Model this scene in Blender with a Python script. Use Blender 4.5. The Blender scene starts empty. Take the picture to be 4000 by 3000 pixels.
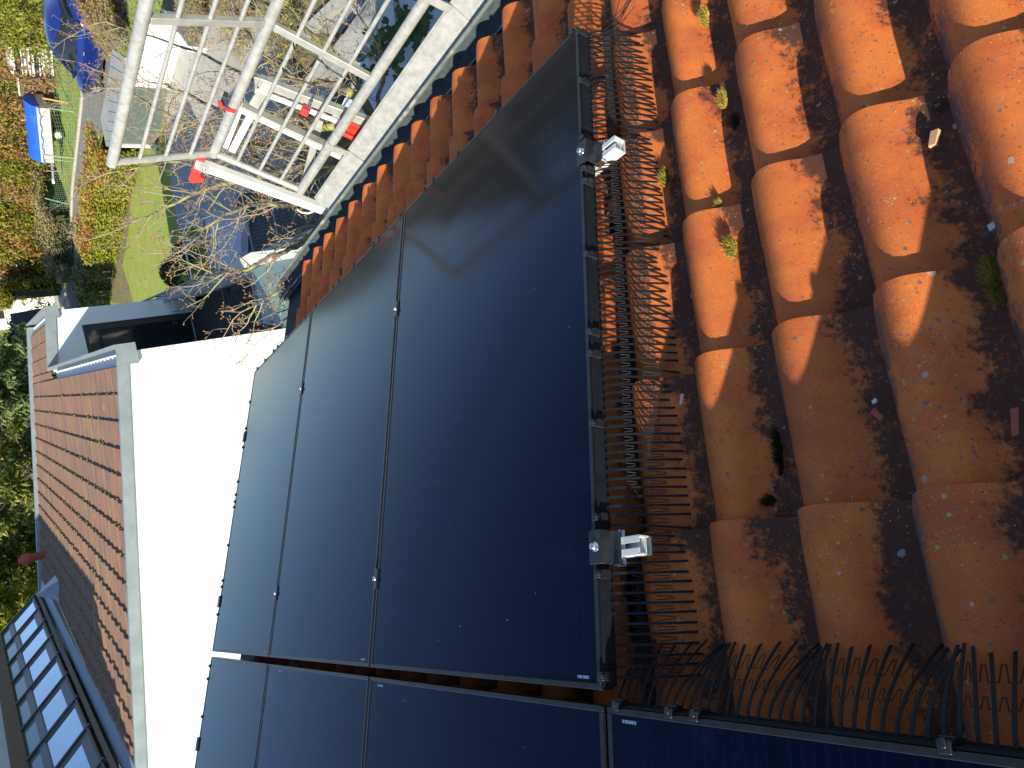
import bpy, bmesh, math, random
from math import radians as R, sin, cos, pi, sqrt
from mathutils import Vector, Matrix
random.seed(7)
S = bpy.context.scene
# ------------------------------------------------------------------ camera
PIT = R(24.0)
Mc = ((-.5713396, .2827000, .7704880), (.3267855, .9395343, -.1024037), (-.7528495, .1932770, -.6291754))
CAM = Vector((-1.1200587, 1.1288079, 1.5953854))
FPX = 2634.30
cd = bpy.data.cameras.new("camera"); cam = bpy.data.objects.new("camera", cd); S.collection.objects.link(cam)
cd.sensor_width = 36; cd.sensor_fit = 'HORIZONTAL'; cd.lens = 36*FPX/4000; cd.clip_start = .02; cd.clip_end = 1500
mw = Matrix.Identity(4)
for i in range(3):
    mw[i][0] = Mc[i][0]; mw[i][1] = -Mc[i][1]; mw[i][2] = -Mc[i][2]; mw[i][3] = CAM[i]
cam.matrix_world = mw; S.camera = cam
# ------------------------------------------------------------------ light
SUNRAY = Vector((.66, -1.395, -1.0)).normalized()
W = bpy.data.worlds.new("World"); S.world = W; W.use_nodes = True
nt = W.node_tree; bg = nt.nodes['Background']; sk = nt.nodes.new('ShaderNodeTexSky')
sk.sky_type = 'NISHITA'; sk.sun_disc = False; sk.sun_elevation = math.asin(-SUNRAY.z)
sk.sun_rotation = math.atan2(-SUNRAY.x, -SUNRAY.y); sk.altitude = 400; sk.dust_density = .25; sk.ozone_density = 2.5
nt.links.new(sk.outputs[0], bg.inputs[0]); bg.inputs[1].default_value = .115
ld = bpy.data.lights.new("sun", 'SUN'); ld.energy = 4.7; ld.angle = R(.53); ld.color = (1, .94, .74)
sun = bpy.data.objects.new("sun", ld); S.collection.objects.link(sun)
sun.rotation_euler = SUNRAY.to_track_quat('-Z', 'Y').to_euler(); sun.location = (0, 10, 30)
S.view_settings.view_transform = 'Standard'; S.view_settings.look = 'None'
S.view_settings.exposure = .92; S.view_settings.gamma = 1
# ------------------------------------------------------------------ frames
UX = Vector((1, 0, 0)); VX = Vector((0, cos(PIT), sin(PIT))); NX = Vector((0, -sin(PIT), cos(PIT)))
def RW(u, v, n): return UX*u+VX*v+NX*n                       # our roof: along eave, up the slope, off the panel face
AZ = R(-15.64); HD = Vector((cos(AZ), sin(AZ), 0)); HE = Vector((-sin(AZ), cos(AZ), 0))
def HW(k, e, z): return Vector((CAM.x, CAM.y, 0))+HD*k+HE*e+Vector((0, 0, z))   # neighbour house: depth, left, height
def ray(px, py):
    q = Vector((px-2000, py-1500, FPX)); return Vector([sum(Mc[i][j]*q[j] for j in range(3)) for i in range(3)]).normalized()
def at(px, py, z): d = ray(px, py); return CAM+d*((z-CAM.z)/d.z)
def atx(px, py, x): d = ray(px, py); return CAM+d*((x-CAM.x)/d.x)
def atpl(px, py, P, n): d = ray(px, py); return CAM+d*((P-CAM).dot(n)/d.dot(n))
# ------------------------------------------------------------------ materials
def mat(name, c1, c2=None, rough=.6, metal=0, scale=8, bump=0, spec=.5, lo=.35, hi=.65, detail=6, dist=.02, stretch=None, coat=0, c3=None, scale3=40, lo3=.6, hi3=.66, translucent=0):
    m = bpy.data.materials.new(name); m.use_nodes = True; t = m.node_tree; b = t.nodes['Principled BSDF']
    b.inputs['Roughness'].default_value = rough; b.inputs['Metallic'].default_value = metal
    b.inputs['Specular IOR Level'].default_value = spec; b.inputs['Coat Weight'].default_value = coat
    b.inputs['Coat Roughness'].default_value = .06
    c1 = (*c1, 1)
    if c2 is None: c2 = tuple(x*.72 for x in c1[:3])
    tc = t.nodes.new('ShaderNodeTexCoord'); mp = t.nodes.new('ShaderNodeMapping')
    geo = t.nodes.new('ShaderNodeNewGeometry')
    t.links.new(geo.outputs['Position'], mp.inputs[0])
    if stretch: mp.inputs['Scale'].default_value = stretch
    n = t.nodes.new('ShaderNodeTexNoise'); n.inputs['Scale'].default_value = scale; n.inputs['Detail'].default_value = detail
    t.links.new(mp.outputs[0], n.inputs['Vector'])
    r = t.nodes.new('ShaderNodeMapRange'); r.inputs[1].default_value = lo; r.inputs[2].default_value = hi
    t.links.new(n.outputs[0], r.inputs[0])
    mx = t.nodes.new('ShaderNodeMix'); mx.data_type = 'RGBA'; mx.inputs[6].default_value = c1; mx.inputs[7].default_value = (*c2, 1)
    t.links.new(r.outputs[0], mx.inputs[0]); out = mx.outputs[2]
    if c3:
        n3 = t.nodes.new('ShaderNodeTexNoise'); n3.inputs['Scale'].default_value = scale3; n3.inputs['Detail'].default_value = 3
        t.links.new(mp.outputs[0], n3.inputs['Vector'])
        r3 = t.nodes.new('ShaderNodeMapRange'); r3.inputs[1].default_value = lo3; r3.inputs[2].default_value = hi3
        t.links.new(n3.outputs[0], r3.inputs[0])
        m3 = t.nodes.new('ShaderNodeMix'); m3.data_type = 'RGBA'; m3.inputs[7].default_value = (*c3, 1)
        t.links.new(out, m3.inputs[6]); t.links.new(r3.outputs[0], m3.inputs[0]); out = m3.outputs[2]
    t.links.new(out, b.inputs['Base Color'])
    if bump:
        bp = t.nodes.new('ShaderNodeBump'); bp.inputs['Strength'].default_value = bump; bp.inputs['Distance'].default_value = dist
        t.links.new(n.outputs[0], bp.inputs['Height']); t.links.new(bp.outputs[0], b.inputs['Normal'])
    if translucent:
        tr = t.nodes.new('ShaderNodeBsdfTranslucent'); ms = t.nodes.new('ShaderNodeMixShader'); ms.inputs[0].default_value = translucent
        t.links.new(out, tr.inputs[0]); t.links.new(b.outputs[0], ms.inputs[1]); t.links.new(tr.outputs[0], ms.inputs[2])
        t.links.new(ms.outputs[0], t.nodes['Material Output'].inputs[0])
    return m
def N(t, kind, **kw):
    n = t.nodes.new(kind)
    for k, v in kw.items():
        if k.startswith('i'): n.inputs[int(k[1:])].default_value = v
        else: setattr(n, k, v)
    return n
def math_(t, op, a, b=None, clamp=False):
    n = t.nodes.new('ShaderNodeMath'); n.operation = op; n.use_clamp = clamp
    for i, x in ((0, a), (1, b)):
        if x is None: continue
        if isinstance(x, (int, float)): n.inputs[i].default_value = x
        else: t.links.new(x, n.inputs[i])
    return n.outputs[0]
def mixc(t, f, a, b):
    n = t.nodes.new('ShaderNodeMix'); n.data_type = 'RGBA'
    for i, x in ((0, f), (6, a), (7, b)):
        if isinstance(x, (int, float)): n.inputs[i].default_value = x
        elif isinstance(x, tuple): n.inputs[i].default_value = (*x, 1)
        else: t.links.new(x, n.inputs[i])
    return n.outputs[2]
def smooth(t, x, lo, hi):
    n = t.nodes.new('ShaderNodeMapRange'); n.interpolation_type = 'SMOOTHSTEP'; n.inputs[1].default_value = lo; n.inputs[2].default_value = hi
    t.links.new(x, n.inputs[0]); return n.outputs[0]
def tile_material():
    # UV: x = across the tile (0 at the far lip, 1 under the next lip), y = 0 at nose, 1 at top; attribute 'tid' random per tile
    m = bpy.data.materials.new('weathered_clay_tile'); m.use_nodes = True; t = m.node_tree; b = t.nodes['Principled BSDF']
    uv = N(t, 'ShaderNodeUVMap'); sp = N(t, 'ShaderNodeSeparateXYZ'); t.links.new(uv.outputs[0], sp.inputs[0])
    ux, uy = sp.outputs[0], sp.outputs[1]
    tid = N(t, 'ShaderNodeAttribute', attribute_name='tid').outputs['Fac']
    pos = N(t, 'ShaderNodeNewGeometry').outputs['Position']
    def noise(scale, detail=5, rough=.6, vec=pos):
        n = N(t, 'ShaderNodeTexNoise'); n.inputs['Scale'].default_value = scale; n.inputs['Detail'].default_value = detail
        n.inputs['Roughness'].default_value = rough; t.links.new(vec, n.inputs['Vector']); return n.outputs[0]
    nb, nm, nf = noise(9, 4), noise(70, 9, .74), noise(320, 3)
    base = mixc(t, smooth(t, nb, .35, .65), (.66, .178, .036), (.50, .112, .030))
    base = mixc(t, math_(t, 'MULTIPLY', smooth(t, noise(30, 3), .5, .72), .55), base, (.50, .17, .06))
    base = mixc(t, math_(t, 'MULTIPLY', smooth(t, nf, .48, .7), .35), base, (.20, .05, .02))
    base = mixc(t, math_(t, 'MULTIPLY', tid, .35), base, (.28, .06, .022))
    # patchy soot, deepened to stand for shade in the trough and along the lip
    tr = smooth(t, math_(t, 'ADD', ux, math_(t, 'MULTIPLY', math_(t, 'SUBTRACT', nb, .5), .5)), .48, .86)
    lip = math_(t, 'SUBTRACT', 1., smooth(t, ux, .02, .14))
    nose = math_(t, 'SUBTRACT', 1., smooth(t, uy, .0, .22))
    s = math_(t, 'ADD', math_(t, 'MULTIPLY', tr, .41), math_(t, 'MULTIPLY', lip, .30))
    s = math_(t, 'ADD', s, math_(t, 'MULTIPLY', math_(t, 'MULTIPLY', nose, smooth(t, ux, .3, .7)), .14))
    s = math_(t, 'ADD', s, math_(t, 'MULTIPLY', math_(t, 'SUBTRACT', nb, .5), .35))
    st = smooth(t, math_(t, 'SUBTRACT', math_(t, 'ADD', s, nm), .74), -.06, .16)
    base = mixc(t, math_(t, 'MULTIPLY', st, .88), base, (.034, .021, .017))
    lipb = math_(t, 'MULTIPLY', math_(t, 'SUBTRACT', 1., smooth(t, ux, .10, .19)), smooth(t, math_(t, 'ADD', nm, math_(t, 'MULTIPLY', nb, .6)), .74, .86))  # grey-blue lip band: stain mixed with shade of the side facing away
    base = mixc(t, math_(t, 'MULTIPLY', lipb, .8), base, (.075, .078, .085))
    # lichen rings and dots
    def spots(scale, r0, r1, amt, dens):
        v = N(t, 'ShaderNodeTexVoronoi'); v.inputs['Scale'].default_value = scale
        wv = N(t, 'ShaderNodeVectorMath', operation='ADD'); t.links.new(pos, wv.inputs[0])
        nn = N(t, 'ShaderNodeTexNoise'); nn.inputs['Scale'].default_value = scale*3; t.links.new(pos, nn.inputs['Vector'])
        sc = N(t, 'ShaderNodeVectorMath', operation='SCALE'); sc.inputs['Scale'].default_value = .35/scale; t.links.new(nn.outputs['Color'], sc.inputs[0]); t.links.new(sc.outputs[0], wv.inputs[1])
        t.links.new(wv.outputs[0], v.inputs['Vector'])
        sx = N(t, 'ShaderNodeSeparateXYZ'); t.links.new(v.outputs['Color'], sx.inputs[0])
        keep = math_(t, 'GREATER_THAN', sx.outputs[0], 1-dens)
        rad = math_(t, 'MULTIPLY', sx.outputs[1], r1)
        inside = math_(t, 'GREATER_THAN', math_(t, 'SUBTRACT', math_(t, 'ADD', rad, r0), v.outputs['Distance']), 0)
        return math_(t, 'MULTIPLY', math_(t, 'MULTIPLY', inside, keep), amt)
    patch = smooth(t, noise(5, 2), .42, .6)
    base = mixc(t, spots(75, .08, .24, .75, .22), base, (.10, .10, .105))
    base = mixc(t, math_(t, 'MULTIPLY', spots(70, .06, .26, .9, .12), patch), base, (.34, .36, .10))
    base = mixc(t, spots(140, .10, .30, .5, .22), base, (.12, .045, .03))
    base = mixc(t, spots(26, .03, .15, .6, .16), base, (.38, .38, .37))
    base = mixc(t, math_(t, 'MULTIPLY', spots(260, .08, .22, .85, .16), patch), base, (.5, .47, .42))
    t.links.new(base, b.inputs['Base Color'])
    b.inputs['Roughness'].default_value = .78; b.inputs['Specular IOR Level'].default_value = .3
    bp = N(t, 'ShaderNodeBump'); bp.inputs['Strength'].default_value = .32; bp.inputs['Distance'].default_value = .0016
    h = math_(t, 'ADD', noise(160, 6, .7), math_(t, 'MULTIPLY', nm, 1.6)); t.links.new(h, bp.inputs['Height']); t.links.new(bp.outputs[0], b.inputs['Normal'])
    return m
def pv_material():
    m = bpy.data.materials.new('black_solar_glass'); m.use_nodes = True; t = m.node_tree; b = t.nodes['Principled BSDF']
    uv = N(t, 'ShaderNodeUVMap'); sp = N(t, 'ShaderNodeSeparateXYZ'); t.links.new(uv.outputs[0], sp.inputs[0])
    def line(x, n, w):
        f = math_(t, 'FRACT', math_(t, 'MULTIPLY', x, n)); d = math_(t, 'ABSOLUTE', math_(t, 'SUBTRACT', f, .5))
        return math_(t, 'GREATER_THAN', d, .5-w)
    cell = math_(t, 'MAXIMUM', line(sp.outputs[0], 6, .012), line(sp.outputs[1], 18, .018))
    bus = math_(t, 'MULTIPLY', line(sp.outputs[0], 54, .05), .25)
    pos = N(t, 'ShaderNodeNewGeometry').outputs['Position']
    v = N(t, 'ShaderNodeTexVoronoi'); v.inputs['Scale'].default_value = 26; v.inputs['Randomness'].default_value = 1; t.links.new(pos, v.inputs['Vector'])
    sx = N(t, 'ShaderNodeSeparateXYZ'); t.links.new(v.outputs['Color'], sx.inputs[0])
    speck = math_(t, 'MULTIPLY', math_(t, 'GREATER_THAN', .035, v.outputs['Distance']), math_(t, 'GREATER_THAN', sx.outputs[0], .72))
    # each cell a slightly different blue-black
    cx = math_(t, 'FLOOR', math_(t, 'MULTIPLY', sp.outputs[0], 6)); cy = math_(t, 'FLOOR', math_(t, 'MULTIPLY', sp.outputs[1], 18))
    cmb = N(t, 'ShaderNodeCombineXYZ'); t.links.new(cx, cmb.inputs[0]); t.links.new(cy, cmb.inputs[1])
    wn = N(t, 'ShaderNodeTexWhiteNoise', noise_dimensions='2D'); t.links.new(cmb.outputs[0], wn.inputs['Vector'])
    col = mixc(t, wn.outputs[0], (.0012, .0020, .0085), (.0016, .0025, .0105))
    col = mixc(t, cell, col, (.0010, .0014, .0055))
    col = mixc(t, bus, col, (.010, .012, .020))
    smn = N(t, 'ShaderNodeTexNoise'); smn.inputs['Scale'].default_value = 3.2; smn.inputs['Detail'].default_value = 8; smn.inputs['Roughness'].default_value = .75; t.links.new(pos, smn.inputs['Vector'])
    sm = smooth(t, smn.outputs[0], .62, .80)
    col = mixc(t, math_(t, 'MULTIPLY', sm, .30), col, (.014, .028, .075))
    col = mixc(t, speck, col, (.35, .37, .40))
    t.links.new(col, b.inputs['Base Color'])
    b.inputs['Roughness'].default_value = .26; b.inputs['IOR'].default_value = 1.29; b.inputs['Specular IOR Level'].default_value = .5; b.inputs['Specular Tint'].default_value = (.42, .62, 1, 1)
    n2 = N(t, 'ShaderNodeTexNoise'); n2.inputs['Scale'].default_value = 600; t.links.new(pos, n2.inputs['Vector'])
    r = math_(t, 'ADD', math_(t, 'MULTIPLY', smn.outputs[0], .08), .07); t.links.new(r, b.inputs['Roughness'])
    return m
MT = {}
MT['tile'] = tile_material(); MT['pv'] = pv_material()
MT['frame'] = mat('black_anodised_frame', (.020, .021, .025), (.014, .015, .018), rough=.32, metal=.25, scale=60)
MT['plastic'] = mat('black_plastic', (.012, .013, .017), (.020, .021, .026), rough=.30, scale=80)
MT['spike'] = mat('black_comb_plastic', (.007, .009, .014), (.011, .013, .020), rough=.6, spec=.2, scale=30)
MT['alu'] = mat('scuffed_aluminium', (.40, .395, .38), (.31, .305, .295), rough=.42, metal=.25, scale=45, bump=.05, dist=.001, c3=(.45, .44, .42), scale3=18, lo3=.45, hi3=.72)
MT['alu_dull'] = mat('weathered_aluminium', (.46, .45, .43), (.34, .335, .32), rough=.5, metal=.45, scale=14, bump=.1, dist=.003)
MT['alu_white'] = mat('bright_aluminium_profile', (.74, .74, .72), (.62, .62, .61), rough=.45, metal=.15, scale=10)
MT['chrome'] = mat('bright_metal', (.80, .80, .80), (.62, .62, .63), rough=.16, metal=1, scale=60)
MT['red'] = mat('red_paint', (.62, .035, .028), (.48, .03, .025), rough=.42, scale=30)
MT['zinc'] = mat('weathered_zinc', (.20, .225, .225), (.15, .165, .16), rough=.55, metal=.3, scale=18, bump=.08, c3=(.36, .36, .30), scale3=6)
MT['zinc_light'] = mat('grey_zinc_flashing', (.29, .32, .35), (.23, .26, .29), rough=.48, metal=.3, scale=6)
MT['shade_dirt_lining'] = mat('gutter_shade_dirt', (.050, .065, .072), (.030, .040, .046), rough=.95, scale=35, bump=.5, dist=.01)
MT['felt'] = mat('dark_roof_felt', (.025, .028, .034), rough=.9)
MT['white'] = mat('white_render', (.80, .80, .79), (.76, .76, .76), rough=.9, scale=3, bump=.05)
MT['cream'] = mat('pale_render', (.60, .60, .57), (.52, .52, .50), rough=.9, scale=4)
MT['blueflat'] = mat('pale_grey_roof_sheet', (.50, .54, .60), (.43, .47, .53), rough=.7, scale=2.5)
MT['concrete'] = mat('grey_concrete', (.34, .34, .33), (.26, .26, .25), rough=.9, scale=5, bump=.2, c3=(.20, .20, .19), scale3=20)
MT['slab'] = mat('paving_slab', (.36, .345, .32), (.29, .28, .26), rough=.85, scale=3)
MT['sheet'] = mat('grey_sheet_roof', (.33, .32, .30), (.27, .265, .25), rough=.5, metal=.2, scale=2)
MT['wood'] = mat('dark_deck_board', (.045, .040, .040), (.022, .020, .022), rough=.75, scale=5, stretch=(1, 6, 1), bump=.2)
MT['slatwood'] = mat('weathered_slat', (.085, .080, .078), (.05, .048, .048), rough=.8, scale=6)
MT['anthra'] = mat('anthracite_frame', (.040, .040, .046), (.03, .03, .035), rough=.45)
MT['greendoor'] = mat('grey_green_door', (.10, .13, .12), (.08, .105, .095), rough=.5)
MT['bronze'] = mat('brown_grey_metal', (.12, .115, .115), (.10, .095, .095), rough=.45, metal=.2)
MT['brownboard'] = mat('brown_fascia', (.13, .085, .062), (.10, .065, .05), rough=.7)
MT['glass'] = mat('dark_window_glass', (.010, .013, .015), (.016, .020, .022), rough=.04, scale=1.5, spec=.8)
MT['skyglass'] = mat('reflective_glass', (.62, .70, .76), (.55, .64, .70), rough=.06, metal=.95, scale=1.0)
MT['greenglass'] = mat('green_tinted_glass', (.10, .16, .14), (.12, .18, .16), rough=.12, scale=2, spec=.7)
MT['asphalt'] = mat('asphalt', (.17, .165, .16), (.13, .127, .12), rough=.92, scale=3, c3=(.22, .215, .20), scale3=60)
MT['kerb'] = mat('kerb_stone', (.42, .38, .32), (.33, .30, .26), rough=.9)
MT['grass'] = mat('lawn_grass', (.17, .235, .025), (.24, .26, .05), rough=.9, scale=1.6, c3=(.26, .235, .08), scale3=14, lo3=.52, hi3=.7, bump=.6, dist=.05)
MT['wild'] = mat('rough_grass', (.15, .24, .03), (.25, .27, .06), rough=.95, scale=1.2, c3=(.05, .075, .014), scale3=8, lo3=.5, hi3=.62, bump=.8, dist=.1)
MT['hill'] = mat('unseen_wooded_hill', (.10, .085, .045), (.05, .055, .025), rough=.95, scale=.12, c3=(.30, .28, .26), scale3=.25, lo3=.62, hi3=.64)
MT['earth'] = mat('leaf_litter_earth', (.17, .125, .07), (.11, .085, .05), rough=.95, scale=3, c3=(.15, .16, .035), scale3=5, lo3=.5, hi3=.62, bump=.8, dist=.05)
MT['gravel'] = mat('white_grey_pebbles', (.40, .39, .37), (.14, .14, .14), rough=.9, scale=28, lo=.42, hi=.55, bump=1, dist=.03)
MT['carblue'] = mat('blue_car_paint', (.010, .028, .19), (.009, .025, .17), rough=.28, metal=.3, coat=1)
MT['tyre'] = mat('tyre_rubber', (.02, .02, .02), rough=.85)
MT['tarp'] = mat('blue_tarpaulin', (.012, .075, .50), (.015, .095, .58), rough=.4, scale=3)
MT['trailer'] = mat('white_metal_side', (.55, .54, .50), (.48, .47, .43), rough=.5)
MT['pole'] = mat('grey_timber_pole', (.36, .32, .25), (.24, .22, .18), rough=.9, scale=6)
MT['orangewood'] = mat('fresh_timber', (.58, .33, .14), (.48, .27, .11), rough=.8)
MT['net'] = mat('green_wire_net', (.24, .40, .26), rough=.7)
MT['bark'] = mat('cherry_bark', (.15, .12, .085), (.075, .06, .048), rough=.9, scale=25, c3=(.26, .24, .07), scale3=5, lo3=.5, hi3=.6, bump=.4)
MT['twig'] = mat('lichened_twig', (.30, .25, .18), (.19, .15, .12), rough=.85, scale=10, c3=(.28, .26, .13), scale3=3, lo3=.5, hi3=.6)
MT['bud'] = mat('red_brown_bud', (.27, .085, .04), (.34, .16, .07), rough=.6, scale=30)
def leafmat(n, a, b, c=None, sc=1.5, tl=.25): return mat(n, a, b, rough=.6, scale=sc, c3=c, scale3=sc*3, lo3=.5, hi3=.62, translucent=tl, spec=.3)
MT['thuja'] = leafmat('yellow_green_conifer', (.25, .26, .022), (.14, .17, .018), (.28, .26, .03))
MT['thujabrown'] = leafmat('dry_brown_conifer', (.42, .20, .085), (.28, .14, .06), (.22, .19, .03))
MT['laurel'] = leafmat('yellow_green_leaf', (.34, .34, .035), (.20, .235, .025), (.42, .38, .08), 3)
MT['redtip'] = leafmat('red_leaf_tip', (.36, .17, .05), (.34, .28, .05), (.48, .08, .05), 3)
MT['ivy'] = leafmat('dark_ivy_leaf', (.035, .075, .022), (.065, .105, .045), None, 6)
MT['ivygrey'] = leafmat('grey_green_ivy_leaf', (.13, .17, .09), (.19, .20, .12), (.30, .21, .14), 3)
MT['pine'] = leafmat('pine_needle', (.17, .20, .035), (.08, .105, .025), (.24, .24, .05), 1)
MT['spruce'] = leafmat('blue_green_spruce', (.14, .21, .08), (.22, .26, .10), None, 2)
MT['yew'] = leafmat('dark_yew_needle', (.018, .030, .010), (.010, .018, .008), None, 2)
MT['box'] = leafmat('dark_boxwood', (.030, .042, .012), (.05, .055, .02), None, 6)
MT['bush'] = leafmat('tan_twiggy_shrub', (.42, .30, .14), (.30, .25, .09), (.34, .30, .07), 4)
MT['bushred'] = leafmat('red_brown_shrub_twig', (.40, .17, .11), (.32, .19, .10), None, 5)
MT['moss'] = leafmat('golden_moss', (.42, .28, .035), (.18, .17, .02), (.45, .38, .10), 60, .1)
MT['mossdark'] = leafmat('dark_moss', (.03, .036, .012), (.05, .05, .02), None, 60, .1)
MT['unused_brown'] = mat('brown_red_concrete_tile', (.235, .105, .068), (.17, .085, .058), rough=.85, scale=2.5, stretch=(1, 1, 1), c3=(.16, .14, .05), scale3=3, lo3=.5, hi3=.68, bump=.2)
def streak_tile():
    m = bpy.data.materials.new('streaky_concrete_tile'); m.use_nodes = True; t = m.node_tree; b = t.nodes['Principled BSDF']
    pos = N(t, 'ShaderNodeNewGeometry').outputs['Position']
    def dot(v): n = N(t, 'ShaderNodeVectorMath', operation='DOT_PRODUCT'); n.inputs[1].default_value = v; t.links.new(pos, n.inputs[0]); return n.outputs['Value']
    k, e = dot(tuple(HD)), dot(tuple(HE))
    def ns(fk, fe, detail=4):
        c = N(t, 'ShaderNodeCombineXYZ'); t.links.new(math_(t, 'MULTIPLY', k, fk), c.inputs[0]); t.links.new(math_(t, 'MULTIPLY', e, fe), c.inputs[1])
        n = N(t, 'ShaderNodeTexNoise'); n.inputs['Scale'].default_value = 1; n.inputs['Detail'].default_value = detail; t.links.new(c.outputs[0], n.inputs['Vector']); return n.outputs[0]
    col = mixc(t, smooth(t, ns(22, 1.2), .35, .65), (.25, .122, .076), (.155, .090, .062))
    col = mixc(t, smooth(t, ns(9, .8), .50, .70), col, (.115, .085, .075))
    col = mixc(t, math_(t, 'MULTIPLY', smooth(t, ns(13, 1.0), .52, .68), .6), col, (.24, .19, .06))
    col = mixc(t, math_(t, 'MULTIPLY', smooth(t, ns(3.3, 3.0, 1), .72, .74), .6), col, (.42, .16, .08))
    col = mixc(t, smooth(t, ns(60, 60, 2), .73, .76), col, (.5, .5, .48))
    t.links.new(col, b.inputs['Base Color']); b.inputs['Roughness'].default_value = .85; return m
MT['tileedge'] = mat('mossy_tile_edge', (.055, .040, .03), (.10, .085, .02), rough=.95, scale=12, lo=.48, hi=.6)
MT['concretetile'] = streak_tile()
MT['roofbrown'] = mat('far_brown_tile', (.13, .09, .07), (.09, .065, .05), rough=.9, scale=8)
MT['roofdark'] = mat('far_dark_tile', (.035, .028, .026), (.025, .022, .02), rough=.9, scale=6)
MT['pot'] = mat('terracotta_pot', (.38, .075, .04), (.30, .06, .03), rough=.7)
MT['chip'] = mat('pale_terracotta_chip', (.68, .38, .20), (.60, .32, .17), rough=.8, scale=40)
MT['label'] = mat('silver_barcode_label', (.16, .24, .42), (.05, .09, .20), rough=.5, scale=300, stretch=(1, .05, 1), lo=.45, hi=.5)
MT['cable'] = mat('black_cable', (.01, .01, .012), rough=.5)
MT['lamp'] = mat('red_lamp_glass', (.55, .02, .02), rough=.2)
MT['yellow'] = mat('yellow_plastic', (.75, .6, .05), rough=.5)
# ------------------------------------------------------------------ mesh helpers
ORG = {}
class MB:
    def __init__(s): s.v = []; s.f = []; s.uv = None; s.sm = []
    def add(s, vs, fs, smooth=False):
        o = len(s.v); s.v += [Vector(x) for x in vs]
        for f in fs: s.f.append([o+i for i in f]); s.sm.append(smooth)
        return s
    def quad(s, a, b, c, d): return s.add([a, b, c, d], [[0, 1, 2, 3]])
    def box(s, c, ax, ay, az):               # centre and three HALF axes (world vectors)
        c = Vector(c); ax = Vector(ax); ay = Vector(ay); az = Vector(az); vs = []
        for k in (-1, 1):
            for j in (-1, 1):
                for i in (-1, 1): vs.append(c+ax*i+ay*j+az*k)
        return s.add(vs, [[0, 2, 3, 1], [4, 5, 7, 6], [0, 1, 5, 4], [2, 6, 7, 3], [0, 4, 6, 2], [1, 3, 7, 5]])
    def bbox(s, c, ax, ay, az, b=.004):      # bevelled box
        bm = bmesh.new(); t = MB().box(c, ax, ay, az)
        vs = [bm.verts.new(x) for x in t.v]
        for f in t.f: bm.faces.new([vs[i] for i in f])
        bmesh.ops.bevel(bm, geom=bm.edges[:], offset=b, segments=1, affect='EDGES', profile=.5)
        bm.verts.index_update(); s.add([x.co.copy() for x in bm.verts], [[x.index for x in f.verts] for f in bm.faces]); bm.free(); return s
    def aabox(s, lo, hi): lo = Vector(lo); hi = Vector(hi); h = (hi-lo)/2; return s.box((lo+hi)/2, (h.x, 0, 0), (0, h.y, 0), (0, 0, h.z))
    def beam(s, a, b, w, h, up=Vector((0, 0, 1)), bev=0):   # rectangular bar a->b; w across, h along 'up'
        a = Vector(a); b = Vector(b); d = b-a; L = d.length; d.normalize(); x = d.cross(up).normalized(); y = x.cross(d).normalized()
        if bev: return s.bbox((a+b)/2, d*L/2, x*w/2, y*h/2, bev)
        return s.box((a+b)/2, d*L/2, x*w/2, y*h/2)
    def tube(s, pts, r, n=8, cap=True, smooth=True):
        pts = [Vector(p) for p in pts]; rr = r if isinstance(r, (list, tuple)) else [r]*len(pts); vs = []; fs = []
        d0 = (pts[1]-pts[0]).normalized(); up = Vector((0, 0, 1)) if abs(d0.z) < .9 else Vector((1, 0, 0)); x = d0.cross(up).normalized()
        for i, p in enumerate(pts):
            d = (pts[min(i+1, len(pts)-1)]-pts[max(i-1, 0)]).normalized(); x = (x-d*x.dot(d)).normalized(); y = d.cross(x)
            for k in range(n): a = 2*pi*k/n; vs.append(p+(x*cos(a)+y*sin(a))*rr[i])
        for i in range(len(pts)-1):
            for k in range(n): fs.append([i*n+k, i*n+(k+1) % n, (i+1)*n+(k+1) % n, (i+1)*n+k])
        s.add(vs, fs, smooth)
        if cap and n > 2:
            s.add(vs[:n], [list(range(n))[::-1]]); s.add(vs[-n:], [list(range(n))])
        return s
    def prism(s, poly, off):                 # planar polygon extruded by a vector
        n = len(poly); poly = [Vector(p) for p in poly]; off = Vector(off)
        return s.add(poly+[p+off for p in poly], [list(range(n))[::-1], list(range(n, 2*n))]+[[i, (i+1) % n, n+(i+1) % n, n+i] for i in range(n)])
    def build(s, name, m, parent=None, loc=None, **kw):
        me = bpy.data.meshes.new(name)
        if parent is not None: org = ORG[parent]
        elif loc is not None: org = Vector(loc)
        else:
            xs = [v.x for v in s.v]; ys = [v.y for v in s.v]; org = Vector(((min(xs)+max(xs))/2, (min(ys)+max(ys))/2, min(v.z for v in s.v)))
        me.from_pydata([tuple(v-org) for v in s.v], [], s.f)
        if any(s.sm): me.polygons.foreach_set('use_smooth', s.sm)
        me.materials.append(m if not isinstance(m, str) else MT[m]); me.update()
        o = bpy.data.objects.new(name, me); S.collection.objects.link(o)
        if parent is not None: o.parent = parent; ORG[o] = org
        else: o.location = org; ORG[o] = org
        tag(o, **kw); return o
def tag(o, label=None, cat=None, group=None, kind=None):
    if label: o['label'] = label
    if cat: o['category'] = cat
    if group: o['group'] = group
    if kind: o['kind'] = kind
    return o
def thing(name, loc, label, cat, group=None):
    o = bpy.data.objects.new(name, None); S.collection.objects.link(o); o.location = loc; o.empty_display_size = .1
    ORG[o] = Vector(loc); return tag(o, label, cat, group)
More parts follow.
